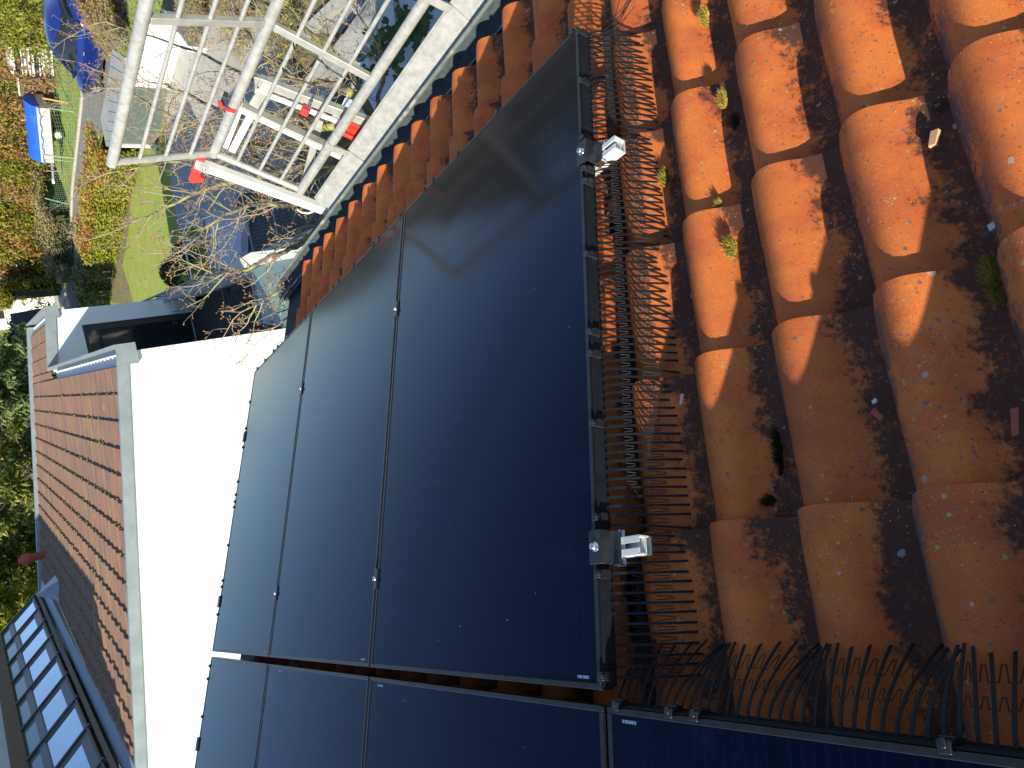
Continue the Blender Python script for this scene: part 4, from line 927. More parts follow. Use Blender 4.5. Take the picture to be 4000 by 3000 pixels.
# white garage with window beyond
wg = thing('garage', at(228, 1200, GZ), 'small bright white garage with a barred window beyond the hedge', 'garage')
g0, g1 = at(207, 1142, GZ), at(226, 1262, GZ); gn = Vector((g1.y-g0.y, g0.x-g1.x, 0)).normalized()
if gn.x < 0: gn = -gn
MB().prism([g0, g1, g1+Vector((0, 0, 4.6)), g0+Vector((0, 0, 4.3))], gn*5).build('wall', 'white', wg)
u_ = (g1-g0).normalized()
m = MB(); m.box(g0+u_*.95+Vector((0, 0, 3.55))-gn*.01, u_*.75, gn*.02, Vector((0, 0, .42))); w_ = m.build('window', 'glass', wg)
m = MB()
for s in (-.75, 0, .75): m.box(g0+u_*(.95+s)+Vector((0, 0, 3.55))-gn*.04, u_*.04, gn*.02, Vector((0, 0, .46)))
for s in (-.42, 0, .42): m.box(g0+u_*.95+Vector((0, 0, 3.55+s))-gn*.045, u_*.8, gn*.02, Vector((0, 0, .035)))
m.build('frame', 'cream', w_)
m = MB(); m.beam(g0-u_*.4+Vector((0, 0, 4.55))-gn*.35, g1+u_*1.5+Vector((0, 0, 4.75))-gn*.35, .5, .22); m.build('roof_edge', 'cream', wg)
m = MB(); m.box(g0+u_*1.2+Vector((0, 0, 5.0))+gn*.8, u_*1.0, gn*.9, Vector((0, 0, .3))); m.build('roof_box', 'anthra', wg)
MB().prism([at(252, 1062, GZ+.3), at(270, 1060, GZ+.3), at(262, 1105, GZ+.3), at(240, 1105, GZ+.3)], (0, 0, .3)).build('stone_block', 'bush', label='pinkish rubble slope at the end of the ivy hedge', cat='rubble')
# buildings and trees above the neighbour roof
def blk(name, px0, px1, py, dist, ztop, m, label, cat='house', depth=6, roofm=None, zr=0, az0=None):
    d0, d1 = ray(px0, py[0]), ray(px1, py[1]); a = CAM+d0*(dist/Vector((d0.x, d0.y)).length); b = CAM+d1*(dist/Vector((d1.x, d1.y)).length)
    a.z = b.z = GZ; n = (b-a).normalized(); q = Vector((-n.y, n.x, 0)); 
    if q.x < 0: q = -q
    r = thing(name, (a+b)/2, label, cat)
    MB().prism([a, b, b+Vector((0, 0, ztop-GZ)), a+Vector((0, 0, ztop-GZ))], q*depth).build('wall', m, r)
    if roofm:
        mb = MB(); h = Vector((0, 0, ztop)); a1 = Vector((a.x, a.y, ztop)); b1 = Vector((b.x, b.y, ztop)); R0 = a1-q*.4-n*.4; R1 = b1-q*.4+n*.4; R2 = b1+q*(depth/2)+n*.4+Vector((0, 0, zr)); R3 = a1+q*(depth/2)-n*.4+Vector((0, 0, zr))
        mb.prism([R0, R1, R2, R3], Vector((0, 0, .15))); mb.prism([R3+Vector((0, 0, .001)), R2+Vector((0, 0, .001)), b1+q*(depth+.4)+n*.4, a1+q*(depth+.4)-n*.4], Vector((0, 0, .15)))
        mb.build('roof', roofm, r)
        mb = MB()
        for i in range(1, 22):
            s = i/22; mb.beam(R0.lerp(R3, s)+Vector((0, 0, .16)), R1.lerp(R2, s)+Vector((0, 0, .16)), .05, .05)
        mb.build('tile_courses', 'roofdark' if roofm != 'roofdark' else 'anthra', r)
        gt = MB(); gt.tube([R0-Vector((0, 0, .02)), R1-Vector((0, 0, .02))], .09, 6); gt.build('gutter', 'zinc', r)
        for i in range(3):
            c = a.lerp(b, (i+.5)/3)+Vector((0, 0, (ztop-GZ)*.72))-q*.02; w = MB().box(c, n*.5, q*.03, Vector((0, 0, .6))).build('window', 'glass', r); MB().box(c-q*.02, n*.03, q*.03, Vector((0, 0, .6))).build('frame', 'cream', w)
    return r
blk('house', 100, 60, (1240, 1500), 46, -3.4, 'roofdark', 'dark shaded outbuilding with a dark roof behind the neighbour roof corner', depth=5, roofm='roofdark', zr=1.4)
blk('house', 128, 110, (1568, 1640), 60, -2.0, 'cream', 'small pale house wall glimpsed between the conifers', depth=6, roofm='roofbrown', zr=1.0)
blk('house', 120, 90, (1650, 2120), 72, -2.8, 'cream', 'house with a brown tiled roof behind the pine trees', depth=14, roofm='roofbrown', zr=4.2)
blk('house', 40, 5, (880, 1050), 75, -3.2, 'cream', 'pale building edge at the left margin above the green hedge', depth=8, roofm='zinc_light', zr=.8)
blk('house', 30, -20, (2560, 3060), 40, 1.2, 'cream', 'pale distant wall behind the glazed rooflight', depth=6)
def pine(px, py, dist, h, w, m, label, z0=GZ, n=1500, size=.22, K=46, cl=.85, squash=.6, aspect=3.4, flat=1.2):
    d = ray(px, py); P = CAM+d*(dist/Vector((d.x, d.y)).length); P.z = z0; r = thing('pine_tree', P, label, 'tree', 'conifers behind the neighbour house')
    t = MB(); t.tube([P, P+Vector((.2, .1, h*.5)), P+Vector((.1, -.2, h*.96))], [w*.05, w*.035, .03], 8)
    lf = MB()
    for i in range(K):
        s = .12+.86*(i+random.random())/K; rr = w*.5*(1-s*.65)*random.uniform(.35, 1.05); a = random.uniform(0, 2*pi); c = P+Vector((cos(a)*rr, sin(a)*rr, s*h)); 
        st = P+Vector((.15, 0, s*h-.3)); t.tube([st, st.lerp(c, .6)+Vector((0, 0, .12)), c], [.06, .035, .015], 5)
        for j in range(4):
            cc = c+Vector((random.uniform(-1, 1), random.uniform(-1, 1), random.uniform(-.4, .4)))*w*.09
            leafcloud(lf, [cc], cl*w*.085, int(n/K/4), size, flat=flat, squash=squash, aspect=aspect)
    t.build('trunk', 'bark', r); lf.build('crown', m, r); return r
pine(70, 1510, 44, 8.4, 6.6, 'spruce', 'blue-green spruce with soft pointed branches at the far roof edge', n=16000, size=.16, K=90)
pine(60, 1400, 52, 6.4, 6.5, 'yew', 'dark shaded yew beside the outbuilding', n=7000, size=.14)
pine(90, 1780, 40, 6.6, 5.0, 'pine', 'thin yellow-green pine before the brown roof', n=4200, size=.15, K=30)
pine(60, 1960, 36, 7.6, 5.6, 'pine', 'dark pine with gaps right of the brown roof', n=6500, size=.15, K=40)
pine(95, 2130, 42, 7.6, 6.2, 'pine', 'sunlit pine behind the terracotta vent pot', n=11000, size=.16, K=50)
pine(70, 2270, 38, 8.0, 6.2, 'pine', 'broad sunlit pine beside the rooflight end', n=12000, size=.16, K=56)
pine(40, 2420, 34, 8.6, 5.2, 'thuja', 'yellow-green leafy tree behind the corner of the rooflight', n=9000, size=.14, K=60)
pine(10, 2080, 60, 9.5, 9.0, 'pine', 'tall distant pine at the left photo margin', n=8000, size=.28, K=50)
pine(10, 1700, 66, 8.5, 8.0, 'bush', 'brown bare tree crown far behind the pines', n=7000, size=.24, K=50)
pine(15, 1620, 80, 9, 9, 'pine', 'distant green tree behind the pale house wall', n=6000, size=.32, K=40)
pine(5, 2300, 80, 12, 12, 'pine', 'distant green tree behind the broad pine', n=8000, size=.36, K=50)
# wooded slope that closes the view
fw = MB()
for i in range(1500):
    x = random.uniform(95, 230); y = random.uniform(-120, 60); z = GZ+(x-62)*.02+random.uniform(.5, 7.5); leafcloud(fw, [(x, y, z)], 2.2, 9, .9)
fw.build('far_woods', 'pine', kind='stuff', label='distant wooded slope behind the houses', cat='woods')
# boxwood balls, ivy, shrubs near
def ball(px, py, r_, m, label, z=GZ, n=900, size=.05):
    P = at(px, py, z); r = thing('boxwood', P, label, 'shrub', 'round shrubs beside the handrail'); lf = MB()
    for i in range(n//8):
        a = random.uniform(0, 2*pi); s = random.uniform(-.2, 1); q = sqrt(max(0, 1-s*s)); leafcloud(lf, [P+Vector((cos(a)*q*r_, sin(a)*q*r_, r_*.85+s*r_*.9))], .09, 8, size)
    lf.build('foliage', m, r); MB().tube([P, P+Vector((0, 0, r_))], .05, 6).build('stem', 'bark', r)
ball(770, 1000, .42, 'box', 'dark round boxwood ball inside the handrail', n=2600); ball(735, 1060, .50, 'box', 'larger dark round shrub on the lawn edge left of the handrail', n=3000)
iv = MB(); ist = MB()
for i in range(230):
    px = random.gauss(1560, 70); py = 150+(1560-px)*.75+random.gauss(0, 55)
    P = at(px, py, -3.0+random.uniform(-.15, .15)); s = random.uniform(.03, .065); n_ = (CAM-P).normalized()+Vector((random.uniform(-.6, .6), random.uniform(-.6, .6), random.uniform(-.2, .6))); n_.normalize()
    a = n_.cross(Vector((cos(i), sin(i), .3))).normalized(); b = n_.cross(a)
    L = [(0, -1), (.55, -.75), (.95, -.1), (.45, .15), (.25, .95), (0, .55), (-.25, .95), (-.45, .15), (-.95, -.1), (-.55, -.75)]
    iv.add([P]+[P+(a*x+b*y)*s for x, y in L], [[0, j+1, (j+1) % 10+1] for j in range(10)])
ir = thing('ivy', at(1560, 170, -3.3), 'glossy dark green ivy hanging over the pale flat roof', 'ivy'); iv.build('leaves', 'ivy', ir)
ist = MB(); ist.tube([at(1700, -20, -3.1), at(1600, 130, -3.1), at(1500, 260, -3.15), at(1400, 380, -3.2)], .012, 5); ist.build('stem', 'bark', ir)
def shrub(px, py, z, rx, h, m, mt, label, n=2500, size=.03, tw=130):
    P = at(px, py, z); r = thing('shrub', P, label, 'shrub', 'twiggy garden shrubs'); t = MB(); lf = MB()
    for i in range(tw):
        a = random.uniform(0, 2*pi); q = sqrt(random.random()); e = P+Vector((cos(a)*q*rx, sin(a)*q*rx, h*(1.1-.5*q)*random.uniform(.7, 1))); mid = P.lerp(e, .5)+Vector((cos(a), sin(a), 0))*-.05*h+Vector((0, 0, .12*h))
        t.tube([P+Vector((cos(a), sin(a), 0))*.05, mid, e], [.010, .006, .003], 4)
        for k in range(6):
            s = random.uniform(.35, 1); b = mid.lerp(e, s); d = Vector((random.uniform(-1, 1), random.uniform(-1, 1), random.uniform(.1, 1))).normalized()*random.uniform(.15, .35); t.tube([b, b+d], [.004, .002], 3, cap=False)
            leafcloud(lf, [b+d*random.random()], .08, max(1, n//tw//6), size)
    t.build('twigs', mt, r); lf.build('leaves', m, r)
shrub(478, 30, GZ, 1.25, 1.5, 'bush', 'bushred', 'tan and red-brown twiggy shrub in front of the blue car', n=9000, size=.045, tw=260)
shrub(505, 110, GZ, 1.2, 1.3, 'bush', 'twig', 'yellow-green twiggy shrub beside the shed roof', n=5000, size=.045, tw=160)
shrub(1000, 60, GZ, 1.0, .9, 'bush', 'twig', 'tangled pale shrub behind the guard rail', n=2600, size=.04, tw=160)
shrub(1170, 130, GZ, .9, .8, 'laurel', 'twig', 'low green shrub beside the pebble strip', n=1200, size=.05, tw=110)
shrub(800, 30, GZ, 1.0, .6, 'bush', 'twig', 'dry ornamental grass clump seen through the thin bars', n=2400, size=.04, tw=220)
shrub(540, 655, GZ, .35, .5, 'thujabrown', 'bushred', 'dry brown hydrangea heads at the hedge corner', n=900, size=.06, tw=40)
# flowering cherry, bare with buds
def cherry():
    P = at(1640, 560, GZ); r = thing('cherry_tree', P, 'bare cherry tree with red-brown buds between the roof and the terrace', 'tree')
    limbs = MB(); tw = MB(); buds = MB(); rnd = random.Random(21)
    def rv(s): return Vector((rnd.uniform(-1, 1), rnd.uniform(-1, 1), rnd.uniform(-1, 1)))*s
    def bud(p, d, s):
        d = d.normalized(); x = d.cross(Vector((.3, .5, .8))).normalized(); y = d.cross(x)
        for k in range(rnd.choice((1, 2, 3, 3))):
            dd = (d+x*rnd.uniform(-.9, .9)+y*rnd.uniform(-.9, .9)).normalized(); q = p+dd*s*.6; a = dd.cross(x+y*.3).normalized(); b = dd.cross(a)
            buds.add([q-dd*s, q+a*s*.42, q+b*s*.42, q-a*s*.42, q-b*s*.42, q+dd*s*1.15], [[0, 1, 2], [0, 2, 3], [0, 3, 4], [0, 4, 1], [5, 2, 1], [5, 3, 2], [5, 4, 3], [5, 1, 4]])
    def twig(p, d, L, rad, lev):
        n = max(3, int(L/.085)); pts = [p]; dd = d.normalized()
        for i in range(n):
            dd = (dd+rv(.30)+Vector((0, 0, .05))).normalized(); pts.append(pts[-1]+dd*L/n)
        tw.tube(pts, [rad*(1-.65*i/n) for i in range(n+1)], 4 if lev else 5, cap=False)
        for i, q in enumerate(pts[1:], 1):
            if rnd.random() < .85:
                sd_ = (dd.cross(rv(1)).normalized()*.8+dd*.5); 
                if lev < 2 and rnd.random() < (.80 if lev == 0 else .38) and i < n: twig(q, sd_+Vector((0, 0, .25)), L*rnd.uniform(.28, .55), rad*.55, lev+1)
                else:
                    tip = q+sd_.normalized()*.03; tw.tube([q, tip], [.003, .002], 3, cap=False); bud(tip, sd_, .0095)
        bud(pts[-1], dd, .011)
    def limb(pts, r0, r1, ntw, tl):
        # smooth the control points
        out = []
        for i in range(len(pts)-1):
            p0 = pts[max(i-1, 0)]; p1 = pts[i]; p2 = pts[i+1]; p3 = pts[min(i+2, len(pts)-1)]
            for k in range(5):
                t = k/5; out.append(((p1*2)+(p2-p0)*t+(p0*2-p1*5+p2*4-p3)*t*t+(p1*3-p0-p2*3+p3)*t*t*t)*.5+rv(.012))
        out.append(pts[-1]); n = len(out)
        limbs.tube(out, [r0+(r1-r0)*(i/(n-1))**.8 for i in range(n)], 8)
        for i in range(ntw):
            s = (.18+.82*(i+rnd.random())/ntw)*(n-1); q = out[int(s)].lerp(out[min(int(s)+1, n-1)], s-int(s)); d = (out[min(int(s)+2, n-1)]-out[int(s)]).normalized()
            sd_ = d.cross(rv(1)).normalized(); twig(q, d*.8+sd_*.8+Vector((0, 0, .3)), tl*rnd.uniform(.5, 1.1), .0065, 0)
        twig(out[-1], out[-1]-out[-2], tl, r1, 0)
    def A(x, y, d):      # a point of the crown along a sight line, d metres away
        return CAM+ray(x, y)*d
    fork = A(1475, 505, 7.2); trunk = [P, P.lerp(fork, .5)+Vector((.1, 0, 0)), fork]
    limbs.tube(trunk, [.13, .10, .085], 10)
    F = fork
    limb([F, A(1400, 380, 7.0), A(1290, 330, 7.0), A(1180, 320, 7.1), A(1060, 250, 7.3), A(960, 120, 7.8)], .055, .012, 16, .75)
    limb([F, A(1370, 470, 6.9), A(1240, 500, 6.9), A(1120, 440, 7.0), A(960, 470, 7.2), A(800, 400, 7.8), A(650, 330, 8.4)], .05, .010, 20, .8)
    limb([F, A(1420, 600, 6.8), A(1280, 640, 6.6), A(1130, 660, 6.6), A(980, 700, 6.9), A(830, 730, 7.4), A(690, 790, 8.0), A(560, 850, 8.5)], .055, .009, 22, .75)
    limb([F, A(1420, 640, 6.7), A(1280, 760, 6.4), A(1130, 800, 6.4), A(980, 800, 6.6), A(850, 860, 7.0), A(740, 950, 7.3)], .045, .008, 20, .7)
    limb([F, A(1400, 700, 6.5), A(1280, 850, 6.1), A(1180, 950, 6.0), A(1060, 1000, 6.1), A(940, 1060, 6.4), A(830, 1065, 6.8)], .045, .007, 18, .6)
    limb([F, A(1430, 740, 6.3), A(1290, 960, 5.8), A(1190, 1060, 5.8), A(1080, 1150, 6.0), A(980, 1200, 6.3)], .035, .006, 14, .5)
    limb([F, A(1400, 800, 6.2), A(1270, 1060, 5.6), A(1170, 1190, 5.6), A(1070, 1280, 5.8)], .028, .005, 8, .42)
    limb([F, A(1440, 420, 7.1), A(1330, 230, 7.3), A(1200, 120, 7.8), A(1060, 20, 8.3), A(900, -40, 9)], .045, .010, 14, .7)
    limb([F, A(1330, 560, 7.0), A(1160, 560, 7.3), A(960, 560, 7.9), A(780, 500, 8.6), A(600, 420, 9.4), A(480, 330, 10)], .045, .008, 20, .9)
    limb([F, A(1340, 620, 6.9), A(1150, 720, 7.0), A(1000, 620, 7.4), A(820, 610, 8.0), A(620, 640, 8.8), A(470, 670, 9.3)], .04, .007, 18, .8)
    limb([F, A(1480, 380, 7.2), A(1500, 230, 7.4), A(1440, 120, 7.6), A(1380, 20, 8)], .028, .008, 9, .5)
    limb([F, A(1380, 520, 7.0), A(1230, 480, 7.4), A(1050, 350, 8.0), A(850, 240, 8.8), A(640, 160, 9.8), A(450, 100, 10.6)], .04, .008, 18, .9)
    limb([F, A(1300, 900, 6.0), A(1180, 1290, 5.5), A(1110, 1380, 5.6), A(1060, 1440, 5.7)], .015, .004, 3, .25)
    limbs.build('trunk', 'bark', r); tw.build('twigs', 'twig', r); buds.build('buds', 'bud', r)
cherry()
# ------------------------------------------------------------------ grass border: rubble, poles, wire net
rb = MB()
for i in range(90):
    s = i/90; px, py = 92+s*40+random.gauss(0, 5), -10+s*230
    P = at(px, py, GZ+.1); d = random.uniform(.12, .32); rb.bbox(P, Vector((d, .1*d, 0)), Vector((-.1*d, d*.7, 0)), Vector((0, 0, d*.5)), d*.25)
rb.build('rubble_border', 'kerb', label='line of pale rubble stones at the foot of the conifers', cat='stone border', kind='stuff')
poles = [((230, 50), (92, 60), 'pole', 'grey leaning timber pole at the top of the garden'), ((228, 133), (118, 103), 'pole', 'grey timber pole leaning beside the blue car'), ((158, 148), (-10, 143), 'alu_white', 'tall white metal pole reaching the left photo edge'),
 ((228, 172), (78, 192), 'pole', 'grey leaning timber pole left of the crates'), ((204, 226), (18, 190), 'pole', 'thin grey pole in front of the crates'), ((268, 402), (166, 383), 'orangewood', 'orange fresh timber pole above the road'),
 ((290, 437), (196, 424), 'net', 'thin mint green post near the trailer'), ((234, 450), (82, 470), 'pole', 'grey timber pole leaning over the trailer tarpaulin'), ((292, 618), (166, 604), 'pole', 'grey pole standing in front of the trailer'),
 ((275, 631), (200, 622), 'net', 'mint green stake at the trailer front'), ((216, 667), (168, 667), 'pole', 'short grey post by the trailer drawbar'), ((270, 798), (175, 774), 'net', 'pale green post in front of the hedge'), ((262, 852), (175, 848), 'pole', 'grey timber post with a yellow tag')]
for (b, t, m, lb) in poles:
    P = at(*b, GZ); d0 = (P-CAM).length; n_ = Vector((P.x-CAM.x, P.y-CAM.y, 0)).normalized(); T = atpl(*t, P, n_); q = MB(); q.tube([P, T], .045 if m in ('pole', 'alu_white', 'orangewood') else .03, 8)
    q.build('pole', m, label=lb, cat='pole', group='leaning poles in the wild garden')
P = at(233, 853, GZ+.5); MB().bbox(P, Vector((.02, 0, 0)), Vector((0, .18, .0)), Vector((0, 0, .16)), .02).build('yellow_tag', 'yellow', label='small yellow plate on the grey timber post', cat='plate')
nt_ = MB(); posts = [at(*p, GZ) for p in ((244, 60), (243, 135), (246, 230), (282, 330), (290, 437), (292, 618), (284, 700), (272, 798), (265, 852))]
for a, b in zip(posts, posts[1:]):
    L = (b-a).length; n = int(L/.22)
    for j in range(9): h = .12*j+.03; nt_.tube([a.lerp(b, i/8)+Vector((0, 0, h*(1-.25*sin(pi*i/8)))) for i in range(9)], .0045, 3, cap=False)
    for i in range(n): p = a.lerp(b, i/n); s = 1-.25*sin(pi*i/n); nt_.tube([p+Vector((0, 0, .02)), p+Vector((.02, 0, 1.0*s))], .004, 3, cap=False)
nt_.build('wire_net', 'net', label='sagging pale green wire net fence along the road verge', cat='fence')
# ------------------------------------------------------------------ stacked crates, board, chairs
cr = thing('crate_stack', at(200, 260, GZ), 'stack of white grid crates with dark slats on the grass', 'crates')
c0, c1 = at(208, 300, GZ+.1), at(200, 198, GZ+.1); uu = (c1-c0).normalized(); vv_ = Vector((-uu.y, uu.x, 0)); 
if vv_.y > 0: vv_ = -vv_
Lc = (c1-c0).length
for i, (hz, hh, mm) in enumerate(((.0, .55, 'g'), (.62, .16, 'd'), (.80, .50, 'g'), (1.36, .16, 'd'), (1.56, .20, 'w'))):
    base = c0+Vector((0, 0, hz)); m = MB()
    if mm == 'g':
        for k in range(9): m.beam(base+uu*Lc*k/8, base+uu*Lc*k/8+Vector((0, 0, hh)), .06, .03)
        for k in range(4): m.beam(base+Vector((0, 0, hh*k/3)), base+uu*Lc+Vector((0, 0, hh*k/3)), .03, .06)
        m.box(base+uu*Lc/2+vv_*.9+Vector((0, 0, hh/2)), uu*Lc/2, vv_*.03, Vector((0, 0, hh/2)))
        m.build('grid_crate', 'white', cr); MB().box(base+uu*Lc/2+vv_*.3+Vector((0, 0, hh/2)), uu*Lc*.48, vv_*.2, Vector((0, 0, hh*.45))).build('content', 'cream', cr)
    elif mm == 'd':
        for k in range(6): m.box(base+uu*Lc*(k+.5)/6+vv_*.4+Vector((0, 0, hh/2)), uu*Lc/13.5, vv_*.5, Vector((0, 0, hh/2)))
        m.build('dark_slats', 'anthra', cr)
    else: m.bbox(base+uu*Lc*.5+vv_*.5+Vector((0, 0, hh/2)), uu*Lc/2, vv_*.55, Vector((0, 0, hh/2)), .03); m.build('lid', 'cream', cr)
bd = MB(); p0 = at(213, 345, GZ+.05); bd.bbox(p0+Vector((0, 0, .75)), uu*.55, vv_*.05, Vector((0, 0, .72)), .02); bd.build('board', 'orangewood', label='brown board leaning beside the stacked crates', cat='board').data.materials[0] = MT['brownboard']
m = MB(); m.beam(p0+Vector((0, 0, 1.55))-uu*.5, p0+Vector((0, 0, 1.5))+uu*1.4+vv_*.5, .25, .05); m.build('plank', 'cream', label='pale plank lying on top of the brown board', cat='plank')
for (px, py, lb) in ((160, 95, 'dark frame with pale edge standing in the grass at the top'), (150, 25, 'dark bundle in the grass near the top edge')):
    P = at(px, py, GZ); m = MB(); m.beam(P, P+uu*1.4, .35, .5); q = m.build('garden_box', 'anthra', label=lb, cat='garden box')
    MB().beam(P+Vector((0, 0, .27)), P+uu*1.4+Vector((0, 0, .27)), .4, .04).build('lid', 'cream', q)
# ------------------------------------------------------------------ trailer with blue tarpaulin
wc_ = at(221, 520, GZ+.33); ta = at(205, 426, GZ+.5); tb = at(222, 634, GZ+.5); td = (tb-ta); td.z = 0; tL = td.length; td.normalize(); tn = Vector((td.y, -td.x, 0))
if tn.y > 0: tn = -tn
B0 = Vector((ta.x, ta.y, GZ+.62))-tn*-.0; tlr = thing('trailer', (B0.x, B0.y, GZ), 'white flat-sided trailer under a blue tarpaulin parked on the grass', 'trailer')
m = MB()
for i in range(6): m.bbox(B0+td*tL/2+Vector((0, 0, .05+i*.095)), td*tL/2, tn*.02, Vector((0, 0, .043)), .006)
m.build('side_panel', 'trailer', tlr)
MB().box(B0+td*tL/2+tn*1.45+Vector((0, 0, .28)), td*tL/2, tn*.02, Vector((0, 0, .28))).build('side_panel', 'trailer', tlr)
for k in (0, tL): MB().box(B0+td*k+tn*.72+Vector((0, 0, .28)), td*.02, tn*.72, Vector((0, 0, .28))).build('end_panel', 'trailer', tlr)
MB().box(B0+td*tL/2+tn*.72+Vector((0, 0, -.02)), td*tL/2, tn*.7, Vector((0, 0, .03))).build('floor', 'anthra', tlr)
tp_ = MB(); NXT, NYT = 24, 8; vs = []
for i in range(NXT+1):
    for j in range(NYT+1):
        s, t = i/NXT, j/NYT; z = .60+.40*(1-abs(2*t-1)**1.6)+.03*vnoise(s*9, t*6)-.05*sin(pi*s*4)**2
        if j in (0, NYT): z = .42+.03*sin(s*30)
        vs.append(B0+td*(-.06+s*(tL+.12))+tn*(-.05+t*1.56)+Vector((0, 0, z)))
tp_.add(vs, [[i*(NYT+1)+j, (i+1)*(NYT+1)+j, (i+1)*(NYT+1)+j+1, i*(NYT+1)+j+1] for i in range(NXT) for j in range(NYT)], True)
for k in (0, NXT): tp_.add([vs[k*(NYT+1)+j] for j in range(NYT+1)], [list(range(NYT+1))])
tp_.build('tarpaulin', 'tarp', tlr)
for i in range(4): p = B0+td*(.4+i*tL*.27)-tn*.03; MB().tube([p+Vector((0, 0, .42)), p+Vector((0, 0, .2))], .008, 4).build('strap', 'cable', tlr)
def wheel(parent, c, ax, r, w, spokes=5, rim='alu'):
    m = MB(); lathe(m, c-ax*w/2, ax, [(r*.62, 0), (r*.9, 0), (r, w*.15), (r, w*.85), (r*.9, w), (r*.62, w)], 28); wo = m.build('wheel', 'tyre', parent)
    m = MB(); lathe(m, c-ax*w*.5, ax, [(r*.66, -.002), (r*.62, w*.12), (r*.60, w*.3)], 24)
    for k in range(spokes*2):
        a = 2*pi*(k//2)/spokes+(.12 if k % 2 else -.12); x = Vector((0, 0, 1)); y = ax.cross(x).normalized(); d = x*cos(a)+y*sin(a); m.beam(c-ax*w*.42+d*r*.06, c-ax*w*.42+d*r*.64, r*.10, w*.14, up=ax)
    lathe(m, c-ax*w*.48, ax, [(0, 0), (r*.14, 0), (r*.16, w*.2)], 12); m.build('rim', rim, wo); return wo
wheel(tlr, Vector((wc_.x, wc_.y, GZ+.33))-tn*.12, tn, .33, .2, 9, 'trailer')
m = MB(); wv = Vector((wc_.x, wc_.y, GZ+.33)); m.tube([wv-tn*.02+td*cos(a)*.43+Vector((0, 0, sin(a)*.43)) for a in [pi*i/10 for i in range(11)]], .03, 6); m.build('mudguard', 'zinc_light', tlr)
m = MB(); e0 = B0+td*tL+tn*.7; e1 = e0+td*1.5; m.beam(e0-td*.3, e1, .09, .09); m.beam(e0-tn*.6, e0+td*.8, .05, .06); m.beam(e0+tn*.6, e0+td*.8, .05, .06); m.build('drawbar', 'zinc_light', tlr)
m = MB(); m.tube([e0+td*.9+tn*-.12+Vector((0, 0, .15)), e0+td*.9-tn*.12-Vector((0, 0, .42))], .025, 8); m.build('jockey_wheel_post', 'alu', tlr)
MB().bbox(e1+td*.12, td*.14, tn*.07, Vector((0, 0, .06)), .02).build('coupling', 'cream', tlr)
# ------------------------------------------------------------------ blue car
fwp = at(375, 352, GZ+.32); rwp = at(398, 172, GZ+.32); cx = (fwp-rwp); cx.z = 0; wbL = cx.length; cx.normalize(); cy = Vector((cx.y, -cx.x, 0))
if cy.y > 0: cy = -cy
CO = Vector((rwp.x, rwp.y, GZ)); s_ = wbL/2.60
car = thing('parked_car', CO, 'dark blue two-door car parked on the narrow road', 'car')
def cp(x, y, z): return CO+cx*x*s_+cy*(y+.02)*s_*1.35+Vector((0, 0, z*s_*(1.0 if z < .5 else 1+.30*(z-.5)/.9)))
prof = [(-.78, .45, .78, .55), (-.74, .30, .92, .72), (-.45, .20, 1.00, .80), (.0, .20, .98, .84), (.6, .18, .95, .86), (1.3, .18, .93, .86), (1.9, .18, .92, .86), (2.2, .19, .88, .84), (2.7, .21, .80, .80), (3.1, .24, .72, .74), (3.32, .30, .62, .62), (3.38, .42, .55, .5)]
def sec(x, zb, zt, hw):
    W_ = .86; pts = []
    for t, zz in ((1, zb), (1.0, zb+(zt-zb)*.35), (.985, zb+(zt-zb)*.68), (.93, zt-.05), (.80, zt), (0, zt+.025)):
        pts.append((W_-hw*t*1.0 if False else .86-hw*t, zz))
    L = [cp(x, p, z) for p, z in pts]; Rr = [cp(x, 1.72-p, z) for p, z in pts[:-1]][::-1]
    return L+Rr
vs = []; 
for (x, zb, zt, hw) in prof: vs += sec(x, zb, zt, hw)
n = len(sec(*prof[0])); fs = [[i*n+k, i*n+k+1, (i+1)*n+k+1, (i+1)*n+k] for i in range(len(prof)-1) for k in range(n-1)]+[[i*n+n-1, i*n, (i+1)*n, (i+1)*n+n-1] for i in range(len(prof)-1)]
fs += [list(range(n)), list(range((len(prof)-1)*n, len(prof)*n))[::-1]]
m = MB(); m.add(vs, fs, True); m.build('body', 'carblue', car)
cab = [(-.62, .93, .62), (-.30, 1.16, .60), (.20, 1.33, .60), (.75, 1.38, .61), (1.25, 1.34, .61), (1.75, 1.12, .62), (2.15, .90, .64)]
vs = []
for (x, zt, hw) in cab:
    zb = .88; tw_ = hw if zt > 1.0 else .7; bw_ = .78
    vs += [cp(x, .86-bw_, zb), cp(x, .86-(bw_+(tw_-bw_)*.85), zt-.04), cp(x, .86-tw_*.8, zt), cp(x, .86+tw_*.8, zt), cp(x, .86+(bw_+(tw_-bw_)*.85), zt-.04), cp(x, .86+bw_, zb)]
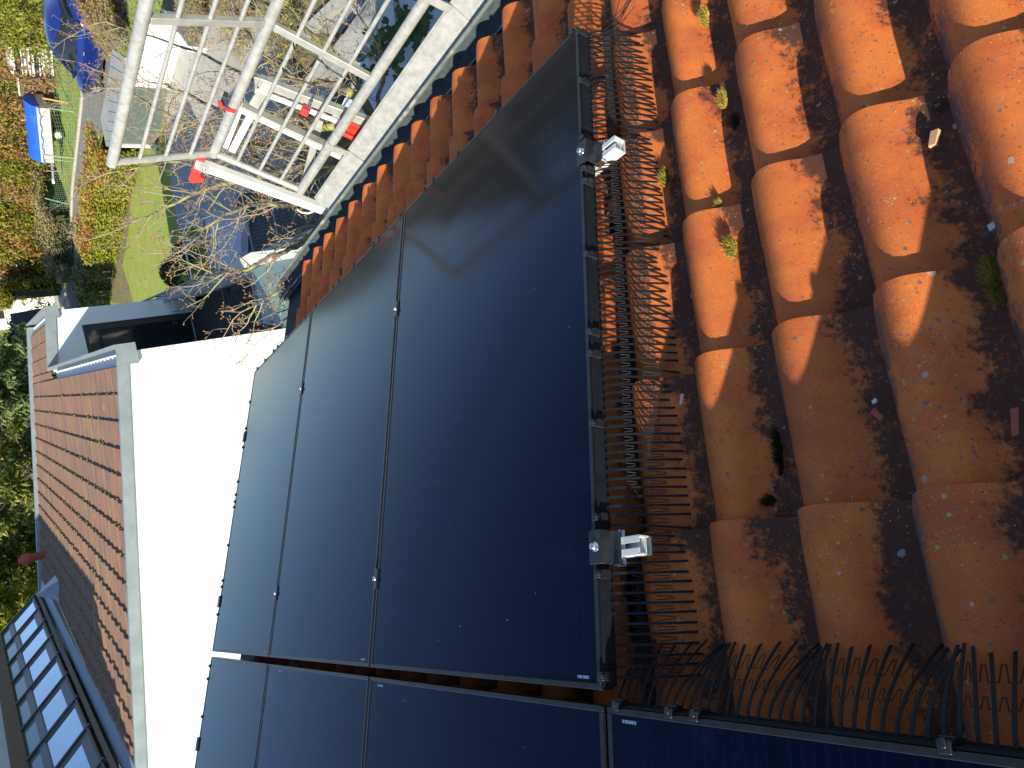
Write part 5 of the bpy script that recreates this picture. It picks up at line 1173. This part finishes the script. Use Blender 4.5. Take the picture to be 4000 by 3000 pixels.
m = MB(); m.add(vs, [[i*6+k, i*6+k+1, (i+1)*6+k+1, (i+1)*6+k] for i in range(6) for k in range(5)]+[[0, 1, 2, 3, 4, 5], [41, 40, 39, 38, 37, 36]], True); m.build('windows', 'glass', car)
rf = [(-.34, 1.13, .50), (.20, 1.345, .52), (.75, 1.395, .54), (1.22, 1.36, .52)]
vs = []
for (x, zt, hw) in rf: vs += [cp(x, .86-hw-.07, zt-.055), cp(x, .86-hw, zt), cp(x, .86, zt+.02), cp(x, .86+hw, zt), cp(x, .86+hw+.07, zt-.055)]
m = MB(); m.add(vs, [[i*5+k, i*5+k+1, (i+1)*5+k+1, (i+1)*5+k] for i in range(3) for k in range(4)], True)
for s in (-1, 1):
    m.beam(cp(1.22, .86+s*.58, 1.33), cp(2.12, .86+s*.74, .90), .06, .05, up=cy); m.beam(cp(-.34, .86+s*.56, 1.10), cp(-.70, .86+s*.72, .92), .10, .05, up=cy); m.beam(cp(.42, .86+s*.62, 1.32), cp(.36, .86+s*.77, .90), .07, .03, up=cy)
m.build('roof', 'carblue', car)
for s in (0, 1):
    yy = .03 if s == 0 else 1.69
    for xx in (0, 2.6): wheel(car, cp(xx, yy+(.06 if s == 0 else -.06), .32), cy if s == 0 else -cy, .31*s_, .20*s_, 5)
m = MB(); m.bbox(cp(1.75, -.08, .98), cx*.10, cy*.08, Vector((0, 0, .07)), .03); m.build('mirror', 'carblue', car)
for xx in (.50, 1.55 if False else .50,):
    pass
d_ = MB(); d_.bbox(cp(.62, -.012, .78), cx*.09, cy*.012, Vector((0, 0, .014)), .005); d_.build('door_handle', 'alu', car)
m = MB(); m.bbox(cp(-.74, .10, .80), cx*.05, cy*.09, Vector((0, 0, .09)), .02); m.build('tail_light', 'lamp', car)
m = MB(); m.bbox(cp(-.76, 1.62, .80), cx*.05, cy*.09, Vector((0, 0, .09)), .02); m.build('tail_light', 'lamp', car)
m = MB(); m.bbox(cp(3.22, .22, .60), cx*.10, cy*.10, Vector((0, 0, .06)), .03); m.build('headlight', 'skyglass', car)
